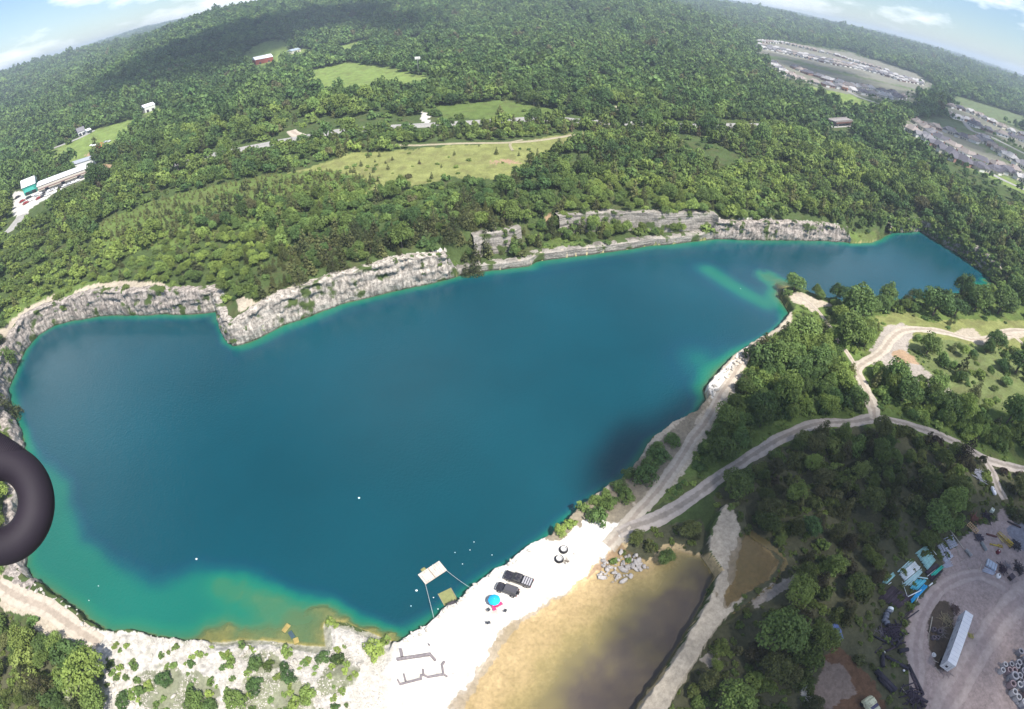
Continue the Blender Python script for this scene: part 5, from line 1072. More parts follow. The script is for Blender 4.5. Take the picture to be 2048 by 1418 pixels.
p = at(905, 1209); o = MB().box((0, 0, .05), (1.7, 1.2, .12)).box((.75, 0, .3), (.12, 1.2, .5)).build('opening_block', mat('dark_timber', (.05, .045, .05))); o.location = (p.x, p.y, p.z-.2); o.rotation_euler.z = rz; tag(o, 'dark block in place of the shaded opening by the landing stage', 'opening')  # added dark block, its colour standing for the shade in an opening
slab = mat('yellow_slab', (.30, .225, .075), rough=.6, var=.2, scale=1.5)
for px, py, d, rz, lab in ((572, 1256, (1.25, 2.2, .5), -.45, 'yellow stained slab lying in the shallows'), (592, 1281, (1.3, 1.4, .5), .5, 'smaller yellow block by the rubble shore')):
    x, y = flat(px, py, ZW); o = MB().box((0, 0, 0), d, taper=.88, bev=.12).build('sunken_slab', slab); o.location = (x, y, ZW-.16); o.rotation_euler = (.04, -.03, rz); tag(o, lab, 'slab', 'yellow slabs in the shallows')
x, y = flat(583, 1269, ZW); o = MB().box((0, 0, 0), (1.9, 1.0, .3), taper=.9, bev=.08).build('sunken_slab', mat('blue_black_slab', (.035, .06, .08))); o.location = (x, y, ZW-.1); o.rotation_euler.z = -.8; tag(o, 'blue-black slab between the two yellow slabs', 'slab')
# roofless foundations
conc = mat('foundation_concrete', (.20, .175, .18), rough=.9, var=.15, scale=2, dirt=(.25, .22, .22))
def walls(name, lines, h, w_, lab):
    pts = [[at(*q) for q in ln] for ln in lines]; c = pts[0][0].copy(); t = empty(name, c)
    for ln in pts:
        for a, b in zip(ln, ln[1:]):
            d = b-a; o = MB().box(((a+b)/2-c)+Vector((0, 0, h/2-.05)), (Vector((d.x, d.y)).length+w_*.98, w_, h), rz=math.atan2(d.y, d.x)).build('wall', conc, t)
    tag(t, lab, 'ruin')
walls('foundation_ruin', [[(797, 1320), (861, 1311), (870, 1321)], [(803, 1302), (805, 1313)]], .7, .45, 'upper L-shaped concrete foundation wall on the white ground')
walls('foundation_ruin', [[(797, 1362), (801, 1370), (843, 1359), (843, 1352), (848, 1351), (847, 1341)], [(848, 1351), (855, 1355)], [(809, 1351), (812, 1362)], [(857, 1355), (888, 1350), (885, 1331), (889, 1325)], [(888, 1350), (894, 1354)]], .5, .28, 'lower U-shaped concrete foundation walls with short stubs')
o = MB().box((0, 0, .4), (.22, .22, .8)).build('marker_post', conc); o.location = at(859, 1291); tag(o, 'short concrete post alone above the foundations', 'post')

# ---------------------------------------------------------------- the pipe yard
def zoomed(ox, oy, k): return lambda x, y: (ox+x/k, oy+y/k)
za = zoomed(1750, 1060, 8.86); zb = zoomed(1880, 1000, 8.34); zc = zoomed(1720, 1200, 6.506)
def pipes(f, A, B, Cc, D, n, r, m, lab, grp, jit=.25, lift=0.0, hollow=True):
    rr_ = random.Random(n*31+int(A[0])); a, b, c, d = (at(*f(*q)) for q in (A, B, Cc, D)); mesh = {}
    for i in range(n):
        t = i/max(1, n-1); p = a.lerp(c, t); q = b.lerp(d, t); u = (q-p); u.z = 0; L_ = u.length; u.normalize(); s = rr_.uniform(-jit, jit)*L_*.35
        p = p+u*s; q = q+u*(s*.6); z = max(p.z, q.z)+r+lift+rr_.choice([0, 0, r*1.6])
        L_ = Vector((q.x-p.x, q.y-p.y)).length; key = round(L_*2)/2
        if key not in mesh: me = MB().tube((-key/2, 0, 0), (key/2, 0, 0), r, 10, inner=r*.82 if hollow else None).mesh('pipe', True); me.materials.append(m); mesh[key] = me
        o = link('pipe', mesh[key]); o.location = ((p.x+q.x)/2, (p.y+q.y)/2, z); o.rotation_euler.z = math.atan2(q.y-p.y, q.x-p.x)+rr_.uniform(-.03, .03); tag(o, lab, 'pipe', grp)
pw = mat('white_plastic', (.82, .85, .84), rough=.45, var=.06); pt = mat('teal_plastic', (.34, .60, .58), rough=.45, var=.2); ptl = mat('pale_teal_plastic', (.52, .72, .72), rough=.45, var=.15)
pg = mat('lavender_grey_plastic', (.48, .50, .58), rough=.5, var=.1); pb = mat('bright_blue_plastic', (.02, .38, .72), rough=.4, var=.12); pcy = mat('cyan_plastic', (.12, .52, .64), rough=.4, var=.15); pgr = mat('green_plastic', (.03, .50, .38), rough=.4, var=.1)
pk = mat('black_plastic', (.028, .022, .034), rough=.5, var=.3); pbr = mat('brown_black_pipe', (.060, .040, .055), rough=.6, var=.3)
pipes(za, (370, 760), (620, 545), (430, 800), (670, 575), 4, .10, ptl, 'pale teal pipe at the upper edge of the white pipe stack', 'pale teal pipes above the white stack')
pipes(za, (430, 805), (690, 575), (520, 905), (775, 680), 12, .12, pw, 'white plastic pipe in the stack at the thicket edge', 'white plastic pipes', .12)
pipes(za, (715, 420), (880, 300), (900, 725), (1060, 540), 22, .11, pt, 'teal plastic pipe in the broad stack above the dark pipes', 'teal pipes in the broad stack', .2)
pipes(za, (1090, 300), (1200, 225), (1225, 600), (1370, 475), 20, .11, pg, 'lavender grey pipe in the banded bundle', 'lavender grey banded pipes', .05)
pipes(za, (1215, 170), (1360, 105), (1320, 340), (1450, 270), 11, .09, pg, 'thin lavender grey pipe beside the long pale pole', 'thin grey pipes by the pole', .15)
pipes(za, (1180, 640), (1330, 540), (1225, 680), (1370, 640), 7, .06, pg, 'thin grey pipe fanned out below the banded bundle', 'thin grey pipes fanned out', .3)
pipes(za, (120, 940), (300, 770), (190, 965), (335, 820), 8, .10, pt, 'teal pipe in the small stack under the trees', 'teal pipes in the small left stack', .12)
pipes(za, (500, 955), (790, 700), (605, 1000), (825, 760), 8, .09, ptl, 'pale teal pipe lying loosely below the white stack', 'pale teal pipes below the white stack', .3)
pipes(za, (610, 1045), (740, 890), (740, 1060), (900, 900), 10, .13, pcy, 'cyan pipe in the jumble above the bright blue pipes', 'cyan pipes in the jumble', .3)
pipes(za, (600, 1270), (860, 985), (650, 1285), (915, 1010), 6, .13, pb, 'bright blue pipe at the lower end of the pipe stacks', 'bright blue pipes', .15, lift=.15)
pipes(za, (960, 820), (1150, 670), (1020, 830), (1190, 680), 4, .10, pgr, 'green pipe on the dark pipe stack', 'green pipes', .15, lift=.3)
pipes(za, (870, 760), (1080, 600), (990, 930), (1180, 740), 12, .13, pbr, 'brown-black pipe between the teal and green pipes', 'brown-black pipes in the middle', .1)
pipes(za, (60, 1230), (290, 1000), (400, 1400), (650, 1200), 22, .13, pbr, 'brown-black pipe in the wide dark stack below the teal pipes', 'brown-black pipes in the wide stack', .15)
for A, B, r, m, lab in (((730, 860), (905, 885), .14, ptl, 'pale teal pipe lying across the cyan pipes'), ((555, 1205), (800, 1085), .12, pw, 'white pipe lying above the bright blue pipes'), ((460, 930), (550, 1190), .05, pw, 'thin white pipe at the lower left of the pipe jumble'),
  ((930, 1015), (995, 960), .16, pw, 'short thick white pipe right of the bright blue pipes'), ((905, 840), (1055, 715), .07, pw, 'thin white pipe left of the green pipes'), ((1010, 390), (1075, 455), .07, pw, 'short pale pipe left of the banded bundle'), ((210, 990), (265, 950), .07, pw, 'short white pipe below the small teal stack'), ((705, 1290), (750, 1200), .07, pw, 'short white pipe at the bottom of the bright blue pipes')):
    a, b = at(*za(*A)), at(*za(*B)); o = MB().tube(a+Vector((0, 0, r+.3)), b+Vector((0, 0, r+.3)), r, 10, inner=r*.8).build('pipe', m, smooth=True); tag(o, lab, 'pipe')
for A, B, r, m, lab in (((190, 930), (440, 1190), .55, pk, 'thick black culvert pipe, upper of the pair by the brown hollow'), ((215, 1020), (400, 1205), .42, pk, 'thick black culvert pipe, lower of the pair by the brown hollow'), ((320, 740), (610, 905), .35, pk, 'long black pipe slanting across the dark debris'), ((275, 700), (285, 880), .4, pk, 'short upright-lying black pipe below the white ball'),
  ((612, 850), (800, 1240), .33, pk, 'long black pipe along the yard edge'), ((650, 960), (740, 1180), .25, pbr, 'thin dark pipe inside the yard edge pipe'), ((690, 1230), (860, 1338), .3, pk, 'black pipe jutting onto the yard at the bottom'), ((480, 685), (605, 655), .42, pk, 'short thick black pipe pointing at the yard'), ((180, 480), (335, 560), .22, pk, 'dark pipe at the upper left of the debris'), ((330, 672), (470, 610), .2, pbr, 'dark pipe in the middle of the debris'),
  ((190, 690), (270, 620), .15, pbr, 'thin dark pipe at the left of the debris'), ((540, 300), (760, 140), .12, pk, 'dark pole nearest the yard below the wide dark stack'), ((530, 225), (690, 125), .11, pbr, 'brown pole below the wide dark stack'), ((565, 250), (670, 150), .1, pbr, 'short brown pole between the two dark poles'), ((360, 560), (480, 520), .3, pk, 'black pipe stub in the debris heap'), ((540, 490), (460, 620), .3, pk, 'black pipe lying upright in the debris heap')):
    a, b = at(*zc(*A)), at(*zc(*B)); tag(MB().tube(a+Vector((0, 0, r)), b+Vector((0, 0, r)), r, 14, inner=r*.85).build('pipe', m, smooth=True), lab, 'pipe', 'dark pipes along the yard edge')
polem = mat('pale_timber', (.52, .46, .38), rough=.8)
for f, A, B, r, lab in ((zc, (520, 1140), (670, 1310), .07, 'thin pale pole in the dark debris'), (zc, (935, 225), (893, 430), .13, 'white pole at the left edge of the trailer island'), (zc, (888, 440), (878, 600), .07, 'thin pole below the white pole of the trailer island'), (zb, (150, 490), (385, 815), .13, 'long pale pole beside the grey pipes'),
  (zb, (685, 1075), (645, 1215), .08, 'tan pole left of the grey box bundle'), (zb, (270, 790), (320, 930), .06, 'thin tan stick by the grey pipes'), (zb, (455, 1130), (505, 1175), .07, 'white stick on the bare yard'), (zb, (330, 1050), (410, 1000), .05, 'pale stick on the bare yard'), (zc, (950, 790), (1041, 835), .08, 'grey pole inside the trailer island'), (zc, (965, 880), (1041, 965), .07, 'grey pole at the lower tip of the trailer island')):
    a, b = at(*f(*A)), at(*f(*B)); tag(MB().tube(a+Vector((0, 0, r)), b+Vector((0, 0, r+.1)), r, 8, r*.6).build('pole', polem), lab, 'pole')
# bundle straps
for k in (.33, .66):
    a = at(*za(1090+110*k, 300-75*k)); b = at(*za(1225+145*k, 600-125*k)); tag(MB().tube(a+Vector((0, 0, .45)), b+Vector((0, 0, .45)), .04, 6).build('strap', pk), 'dark strap across the banded grey bundle, %s' % ('nearer the trees' if k < .5 else 'nearer the yard'), 'strap', 'bundle straps')
# grey boxed bundle with its pipes
a, b, c = at(*zb(790, 1015)), at(*zb(940, 1125)), at(*zb(730, 1080)); t = empty('pipe_crate', (a+b)/2+(c-a)*.5, heading(a, b)); Lc = (b-a).length; Wc = (c-a).length
MB().box((0, 0, .35), (Lc, Wc, .7), bev=.08).build('wrapping', mat('blue_grey_wrap', (.42, .48, .56), rough=.35, var=.12, scale=1.2), t)
for s in (-.3, 0, .3): MB().box((s*Lc, 0, .36), (.06, Wc+.04, .72)).build('band', pk, t)
tag(t, 'blue-grey wrapped pipe bundle on the yard', 'bundle')
pipes(zb, (730, 1130), (905, 1215), (690, 1200), (880, 1260), 9, .11, pg, 'grey pipe below the wrapped bundle', 'grey pipes below the wrapped bundle', .2)
# concrete pipe sections standing on end
concm = [mat('grey_concrete_pipe', (.30, .29, .31), rough=.9, var=.12, scale=3), mat('pale_concrete_pipe', (.45, .43, .43), rough=.9, var=.1, scale=3), mat('pinkish_concrete_pipe', (.32, .235, .24), rough=.9, var=.12, scale=3)]
zr = zoomed(1698, 1178, 5.851)
RING = [(1970,735,34,0),(2015,820,36,0),(1865,880,30,0),(1945,865,34,0),(1785,890,30,1),(1755,955,30,1),(1835,955,34,2),(1895,955,34,2),(1925,910,32,0),(2020,905,42,0),(1995,975,38,0),(1880,1030,46,0),(1950,1020,34,0),(1985,1068,24,0),(1862,1120,38,2),(1940,1125,36,1),(2000,1130,40,0),(2040,1165,30,1),(1895,1205,34,1),(1935,1265,34,1),(1995,1330,38,1),(2045,1245,42,2),(2060,1040,36,2),(2060,960,34,0),(1848,1052,20,0),(2030,1385,36,0),(1960,1310,18,1),(2080,1100,36,0),(2085,1300,38,1),(2090,860,34,0)]
for i, (x, y, rp, cx_) in enumerate(RING):
    p = at(*zr(x, y+22)); R = rp/5.851/1043*134*.92; h = R*2.0
    pn = ('pale', 'pinkish')[cx_ == 2] if cx_ else 'grey'
    o = MB().tube((0, 0, 0), (0, 0, h), R, 22, inner=R*.62).build('concrete_pipe', concm[cx_]); o.location = p; o.rotation_euler = (random.uniform(-.04, .04), random.uniform(-.04, .04), 0)
    rw = sorted(range(len(RING)), key=lambda j: RING[j][1]).index(i)
    tag(o, '%s concrete pipe standing on end, %sfrom the top of the pipe heap' % (pn, ordinal(rw) if rw else 'first '), 'concrete pipe', 'concrete pipes standing in the lower right corner')
for (x, y, R, lab) in ((1015, 410, .55, 'upper concrete ring of the trailer island'), (985, 495, .5, 'lower concrete ring of the trailer island'), (945, 385, .5, 'dark ring at the left rim of the trailer island'), (935, 495, .5, 'dark ring left of the lower concrete ring')):
    o = MB().tube((0, 0, 0), (0, 0, .7), R, 20, inner=R*.55).build('concrete_ring', mat('dark_concrete', (.13, .105, .12), rough=.9)); o.location = at(*zc(x, y+12)); tag(o, lab, 'concrete ring', 'rings in the trailer island')
for i, (x, y) in enumerate(((372, 135), (345, 165), (322, 200), (312, 240), (300, 275), (330, 305))):
    t = MB().tube((-.3, 0, .6), (.3, 0, .6), .62, 18, inner=.45).build('corrugated_ring', pw if i == 0 else mat('slate_plastic', (.13, .14, .18), rough=.5, var=.2)); t.location = at(*zc(x, y+10)); t.rotation_euler.z = .9+.12*i
    tag(t, 'white end ring of the leaning row by the wide dark stack' if i == 0 else 'slate grey ring, %sbehind the white end ring' % ordinal(i-1), 'ring', 'leaning rings')
# semi trailer
a = at(*zr(1110, 890)); b = at(*zr(1330, 300)); c = a.copy(); dz_ = 0
roofc = [(1155, 838), (1250, 905), (1455, 305), (1365, 250)]; Zt = a.z+3.9
R4 = [Vector((*flat(*zr(x, y), Zt), Zt)) for x, y in roofc]; ctr = sum(R4, Vector())/4; tl_ = ((R4[3]-R4[0]).length+(R4[2]-R4[1]).length)/2; tw = ((R4[1]-R4[0]).length+(R4[2]-R4[3]).length)/2; rz = math.atan2((R4[3]-R4[0]).y, (R4[3]-R4[0]).x)
t = empty('semi_trailer', (ctr.x, ctr.y, a.z), rz); tw = min(tw, 2.7)
tside = mat('trailer_side', (.50, .51, .56), rough=.45, var=.05, dirt=(.20, .20, .27), dirt_scale=.9); troof = mat('trailer_roof', (.74, .74, .75), rough=.4, var=.05, scale=.8)
MB().box((0, 0, 2.55), (tl_, tw, 2.6)).build('box', tside, t)
m = MB().box((0, 0, 3.87), (tl_+.04, tw+.04, .05)); m.build('roof', troof, t)
rbm = MB()
for k in range(13): rbm.box((-tl_/2+tl_*(k+1)/14, 0, 3.905), (.04, tw-.1, .02))
rbm.build('roof_bow', tside, t)
dr_ = MB().box((-tl_/2-.04, -tw/4, 2.5), (.06, tw/2-.05, 2.45)).build('door', troof, t); MB().tube((-tl_/2-.1, -tw/4, 1.4), (-tl_/2-.1, -tw/4, 3.6), .025, 6).build('lock_bar', steel, dr_)
dr_ = MB().box((-tl_/2-.04, tw/4, 2.5), (.06, tw/2-.05, 2.45)).build('door', troof, t); MB().tube((-tl_/2-.1, tw/4, 1.4), (-tl_/2-.1, tw/4, 3.6), .025, 6).build('lock_bar', steel, dr_)
MB().box((-tl_/2-.09, .1, 2.4), (.05, .5, .5)).build('door_vent', pk, t)
MB().box((0, .5, 1.1), (tl_*.9, .12, .25)).box((0, -.5, 1.1), (tl_*.9, .12, .25)).build('chassis', pk, t)
for x in (-tl_/2+1.3, -tl_/2+2.5):
    for s in (-1, 1): MB().tube((x, s*(tw/2-.55), .5), (x, s*(tw/2-.05), .5), .5, 16).build('wheel', rubber, t)
for s in (-1, 1): MB().box((tl_/2-2.6, s*.7, .55), (.12, .12, 1.1)).build('landing_leg', steel, t)
tag(t, 'long white semi trailer box standing on the debris island of the yard', 'trailer')
# tangled pale timber and twine in the island, and other debris
def tangle(name, f, x, y, R, n_, col, lab, cat='debris', r0=.035, seed=1, h=.35):
    r = random.Random(seed); m = MB()
    for i in range(n_):
        a = r.uniform(0, 6.28); c = Vector((r.gauss(0, R*.45), r.gauss(0, R*.45), r.uniform(.05, h))); d = Vector((math.cos(a), math.sin(a), r.uniform(-.12, .12)))*r.uniform(.3, .8)*R; m.tube(c-d, c+d, r0, 5)
    o = m.build(name, mat(name+'_'+cat.replace(' ', '_'), col, rough=.85, var=.3)); o.location = at(*f(x, y)); return tag(o, lab, cat)
tangle('timber_tangle', zr, 1140, 380, 1.5, 34, (.42, .34, .20), 'tangle of tan offcuts in the trailer island', 'timber', .045, 3)
tangle('pipe_offcuts', zr, 1090, 520, 1.5, 20, (.30, .26, .25), 'scatter of grey offcuts below the tan tangle', 'offcuts', .03, 4)
tangle('scrap_heap', zr, 1230, 230, 1.3, 30, (.10, .06, .055), 'dark rusty scrap above the trailer', 'scrap', .06, 5)
tangle('wire_tangle', zr, 1120, 985, 1.3, 24, (.24, .20, .22), 'grey wire tangle at the lower end of the trailer', 'wire', .025, 6)
tangle('hose_heap', zr, 1415, 560, .8, 14, (.40, .35, .10), 'yellowish hoses right of the trailer', 'hoses', .06, 7)
tangle('metal_scrap', zoomed(1698, 938, 5.851), 1535, 90, 2.2, 70, (.50, .50, .56), 'bright grey metal scrap beside the upper track', 'scrap', .06, 8, .7)
tangle('rusty_scrap', zb, 560, 330, 1.8, 40, (.14, .06, .045), 'rusty red scrap above the timber lattice', 'rusty scrap', .07, 9, .6)
tangle('black_scrap', zb, 770, 290, 1.6, 36, (.035, .025, .04), 'black scrap beside the pale cabinet', 'black scrap', .08, 10, .6)
tangle('machine_scrap', zb, 640, 640, 1.3, 40, (.06, .05, .07), 'dark machine parts below the timber lattice', 'machine parts', .09, 11, .6)
tangle('dark_heap', zb, 1030, 1150, 1.3, 36, (.05, .03, .045), 'dark heap right of the wrapped bundle', 'heap', .09, 12, .6)
tangle('grey_bars', zb, 1110, 1090, 1.2, 22, (.22, .20, .22), 'grey bars right of the dark heap', 'bars', .05, 13, .4)
tangle('black_parts', zb, 1300, 1150, 1.6, 40, (.04, .03, .035), 'black parts heaped at the right edge', 'parts', .1, 14, .6)
tangle('machine_debris', zb, 1270, 790, 1.4, 40, (.05, .045, .055), 'black machine debris below the yellow boom', 'debris', .09, 15, .7)
tangle('black_debris', zc, 420, 440, 2.2, 60, (.035, .025, .04), 'black plastic debris above the long black pipe', 'plastic debris', .14, 16, .7)
tangle('black_debris', zc, 700, 1280, 2.0, 50, (.030, .022, .034), 'black plastic debris at the bottom edge of the yard', 'plastic debris', .14, 17, .6)
tangle('bent_frame', zc, 270, 410, 1.4, 14, (.22, .19, .22), 'bent grey frame above the black debris', 'frame', .04, 18, .6)
# coils
for x, y, n_, lab in ((455, 890, 7, 'stack of grey hose coils beside the long pale pole'), (715, 790, 8, 'stack of grey hose coils above the red box')):
    t = empty('coil_stack', at(*zb(x, y)), 1.9 if x < 600 else 1.6)
    for k in range(n_): MB().tube((-1.1+.3*k, 0, .42), (-1.1+.3*k+.17, 0, .42), .42, 16, inner=.22).build('coil', mat('grey_hose', (.32, .34, .35), rough=.6, var=.2), t)
    tag(t, lab, 'coil stack', 'hose coils')
# timber lattice
a, b = at(*zb(455, 415)), at(*zb(600, 560)); t = empty('timber_lattice', (a+b)/2, heading(a, b)); Ll = (b-a).length; tm_ = mat('new_timber', (.60, .40, .20), rough=.8, var=.1)
for s in (-.8, 0, .8): MB().box((0, s, .5), (Ll, .12, .12)).build('rail', tm_, t)
for k in range(7): MB().box((-Ll/2+Ll*k/6, 0, .62), (.1, 1.8, .1)).build('slat', tm_, t)
for sx in (-1, 1):
    for s in (-.8, .8): MB().box((sx*Ll*.45, s, .22), (.12, .12, .44)).build('leg', tm_, t)
tag(t, 'tan timber lattice frame at the thicket edge of the yard', 'frame')
yel = mat('yellow_paint', (.50, .36, .04), rough=.5, var=.15, dirt=(.18, .12, .05), dirt_scale=2)
a, b = at(*zb(940, 565)), at(*zb(1175, 790)); t = empty('crane_boom', (a+b)/2, heading(a, b)); Ll = (b-a).length; m = MB()
for s in (-.4, .4):
    for z in (.2, .9): m.box((0, s, z), (Ll, .12, .12))
m.build('chord', yel, t); m = MB()
for k in range(9):
    x0 = -Ll/2+Ll*k/9; x1 = x0+Ll/9
    for s in (-.4, .4): m.tube((x0, s, .2), (x1, s, .9), .04, 5)
    m.tube((x0, -.4, .9), (x1, .4, .9), .04, 5)
m.build('brace', yel, t); MB().box((Ll*.3, .55, .5), (Ll*.4, .5, .8), bev=.08).build('counterweight', yel, t); tag(t, 'yellow machine boom lying beside the blue-grey puddle', 'boom')
a, b = at(*zb(820, 745)), at(*zb(1035, 795)); t = empty('yellow_beam', (a+b)/2, heading(a, b)); Ll = (b-a).length; MB().box((0, 0, .25), (Ll, .35, .12)).box((0, 0, .02), (Ll, .35, .1)).box((0, 0, .14), (Ll, .08, .2)).build('flange', yel, t); MB().box((Ll*.3, .3, .25), (Ll*.35, .35, .4), bev=.06).build('bracket', yel, t); tag(t, 'short yellow steel beam left of the boom', 'beam')
a, b = at(*zb(965, 635)), at(*zb(1045, 730)); tag(MB().tube(a+Vector((0, 0, .3)), b+Vector((0, 0, .3)), .09, 8).build('hydraulic_ram', mat('pale_yellow', (.60, .50, .22))), 'thin pale yellow ram beside the boom', 'ram')
a, b = at(*zb(760, 580)), at(*zb(935, 625)); tag(MB().box((a+b)/2+Vector((0, 0, .2)), ((b-a).length, .35, .35), rz=heading(a, b)).build('rusty_beam', mat('rust', (.13, .05, .045))), 'rusty red beam left of the yellow boom', 'beam')
a, b = at(*zb(1120, 365)), at(*zb(1340, 465)); tag(MB().tube(a+Vector((0, 0, .2)), b+Vector((0, 0, .2)), .22, 8).build('log', mat('dark_log', (.06, .04, .04))), 'dark log above the blue-grey puddle', 'log')
t = empty('red_drum', at(*zb(950, 885))); MB().lathe([(0, 0), (.5, 0), (.52, .1), (.5, .45), (.52, .8), (.46, .85), (0, .85)], 16).build('body', mat('dark_red', (.16, .03, .045)), t); MB().lathe([(0, .86), (.12, .86), (.12, .95), (0, .96)], 10).build('lid', white_p, t); tag(t, 'dark red drum on the yard below the yellow beam', 'drum')
t = empty('round_tank', at(*zb(955, 1285))); MB().lathe([(0, 0), (.6, 0), (.62, .5), (.5, .72), (.2, .8), (0, .8)], 18).build('body', white_p, t); MB().tube((0, 0, .78), (0, 0, .84), .22, 12).build('lid', pk, t); tag(t, 'squat white round tank below the wrapped bundle', 'tank')
t = empty('skip_bin', at(*zb(1160, 1310)), .3); MB().box((0, 0, .45), (1.5, 1.1, .9), taper=1.08).build('body', mat('dark_brown_metal', (.035, .025, .03)), t); MB().box((0, 0, .92), (1.7, 1.3, .06)).build('rim', pbr, t); tag(t, 'dark brown bin alone on the yard', 'bin')
t = empty('cabinet', at(*zb(850, 195)), .6); MB().box((0, 0, .5), (1.15, .9, 1.0), bev=.04).build('body', mat('pale_cabinet', (.62, .66, .56), rough=.5), t); MB().box((.15, 0, 1.03), (.5, .5, .06)).build('lid', mat('grey_lid', (.35, .37, .3)), t); MB().box((0, -.47, .5), (.9, .03, .8)).build('door', white_p, t); tag(t, 'pale cabinet at the top of the scrap yard', 'cabinet')
t = empty('gas_tank', at(1984, 985), 1.35); m = MB().tube((-1.1, 0, .75), (1.1, 0, .75), .48, 18).tube((1.1, 0, .75), (1.4, 0, .75), .48, 18, .2).tube((-1.1, 0, .75), (-1.4, 0, .75), .48, 18, .2); m.build('shell', mat('white_tank_paint', (.82, .82, .86), rough=.35, var=.05), t, True); MB().tube((0, 0, 1.2), (0, 0, 1.38), .14, 10).build('valve_cap', steel, t)
for s in (-.8, .8): MB().box((s, 0, .15), (.15, .7, .3)).build('saddle', conc, t)
tag(t, 'white capsule gas tank beside the upper track', 'tank')
t = empty('white_basin', at(*zc(945, 725)), .4); MB().lathe([(0, .2), (.3, .22), (.42, .45), (.5, .45), (.5, .35), (.36, 0), (0, 0)], 18).build('bowl', white_p, t); MB().lathe([(0, .24), (.1, .24), (.1, .2)], 10).build('drain', steel, t); tag(t, 'white round basin in the trailer island', 'basin')
for x, y, lab in ((303, 690, 'white ball above the long black pipe'), (555, 928, 'white ball inside the dark debris')):
    o = link('float_ball', mesh_np('float_ball', IV*.25*np.array([1, 1, .9])+np.array([0, 0, .25]), IF, smooth=True), white_p); o.location = at(*zc(x, y)); tag(o, lab, 'ball', 'white balls')
t = empty('blue_barrels', at(1674, 1264), .2); tp_ = mat('blue_tarp', (.09, .13, .30), rough=.6, var=.2)
V = []; Fq = []
for i in range(13):
    for j in range(9): V.append(((i-6)*.14, (j-4)*.42, .35+.25*float(fbm(np.array(i*.5), np.array(j*.5), o=2, seed=3))-.3*((abs(i-6)/6)**4+(abs(j-4)/4)**4)))
for i in range(12):
    for j in range(8): Fq.append((i*9+j, i*9+9+j, i*9+10+j, i*9+j+1))
o = MB().add(V, Fq).build('tarpaulin', tp_); o.location = at(1674, 1264); o.rotation_euler.z = .1; bpy.data.objects.remove(t); tag(o, 'faded blue tarpaulin lying in the dark thicket', 'tarpaulin')
# cream truck half out of frame at the bottom
t = empty('truck_cab', at(1734, 1416), 1.9); crm = mat('cream_paint', (.60, .60, .42), rough=.45, var=.08, dirt=(.35, .32, .22))
MB().box((0, 0, 1.25), (3.4, 2.2, 1.5), taper=.94, bev=.25).build('body', crm, t); MB().box((.5, 0, 2.2), (1.3, 1.9, .5), taper=.85, bev=.15).build('roof', crm, t); MB().box((-.35, 0, 2.02), (.75, 1.7, .1)).build('windscreen', mat('violet_glass', (.07, .065, .12), rough=.15), t)
MB().box((-1.72, .7, .95), (.08, .35, .2)).build('headlight', white_p, t); MB().box((-1.72, -.7, .95), (.08, .35, .2)).build('headlight', white_p, t)
for x in (-1.0, 1.1):
    for s in (-1, 1): MB().tube((x, s*.8, .5), (x, s*1.1, .5), .5, 14).build('wheel', rubber, t)
tag(t, 'cream truck cut off by the bottom edge below the brown hollow', 'truck')
# bits of foam floating on the lake
foam = mat('white_foam', (.85, .86, .86), rough=.6)
for px, py in ((393,1118),(718,996),(1481,577),(833,1181),(948,1084),(866,1130),(867,1195),(822,1212),(876,1218),(178,1201),(197,1172),(1000,1140),(910,1105),(940,1100),(984,1110),(925,1128)):
    x, y = flat(px, py, ZW); v, f = ico(1); s = .30 if (px, py) in ((393, 1118), (833, 1181), (718, 996)) else .14
    o = link('floating_foam', mesh_np('floating_foam', v*s*np.array([1, .8, .5]), f, smooth=True), foam); o.location = (x, y, ZW+.03); tag(o, 'small white scrap of foam afloat on the lake', 'foam', 'foam scraps on the lake')

# ---------------------------------------------------------------- far buildings
roofs = [mat('grey_shingles', (.17, .165, .18), rough=.9, var=.12, scale=.6), mat('taupe_shingles', (.25, .215, .20), rough=.9, var=.12, scale=.6), mat('dark_shingles', (.10, .095, .115), rough=.9, var=.12, scale=.6), mat('pale_shingles', (.36, .35, .35), rough=.9, var=.1, scale=.6)]
wallsm = [mat('brick_wall', (.30, .17, .14), rough=.9), mat('cream_siding', (.60, .56, .48), rough=.8), mat('white_siding', (.72, .71, .69), rough=.8)]
win_m = mat('window_glass', (.04, .05, .07), rough=.1, spec=.6); RW = ['grey', 'taupe', 'dark', 'pale']
def hip(m, x0, x1, y0, y1, z, h, o=.5):
    x0 -= o; x1 += o; y0 -= o; y1 += o; w_ = (y1-y0)/2; my = (y0+y1)/2
    m.add([(x0, y0, z), (x1, y0, z), (x1, y1, z), (x0, y1, z), (x0+w_*.8, my, z+h), (x1-w_*.8, my, z+h)], [(0, 1, 5, 4), (1, 2, 5), (2, 3, 4, 5), (3, 0, 4), (3, 2, 1, 0)])
def gabl(m, x0, x1, y0, y1, z, h, o=.4):
    m.add([(x0-o, y0-o, z), (x1+o, y0-o, z), (x1+o, y1, z), (x0-o, y1, z), ((x0+x1)/2, y0-o, z+h), ((x0+x1)/2, y1, z+h)], [(0, 4, 5, 3), (1, 2, 5, 4), (0, 1, 4), (3, 2, 1, 0)])
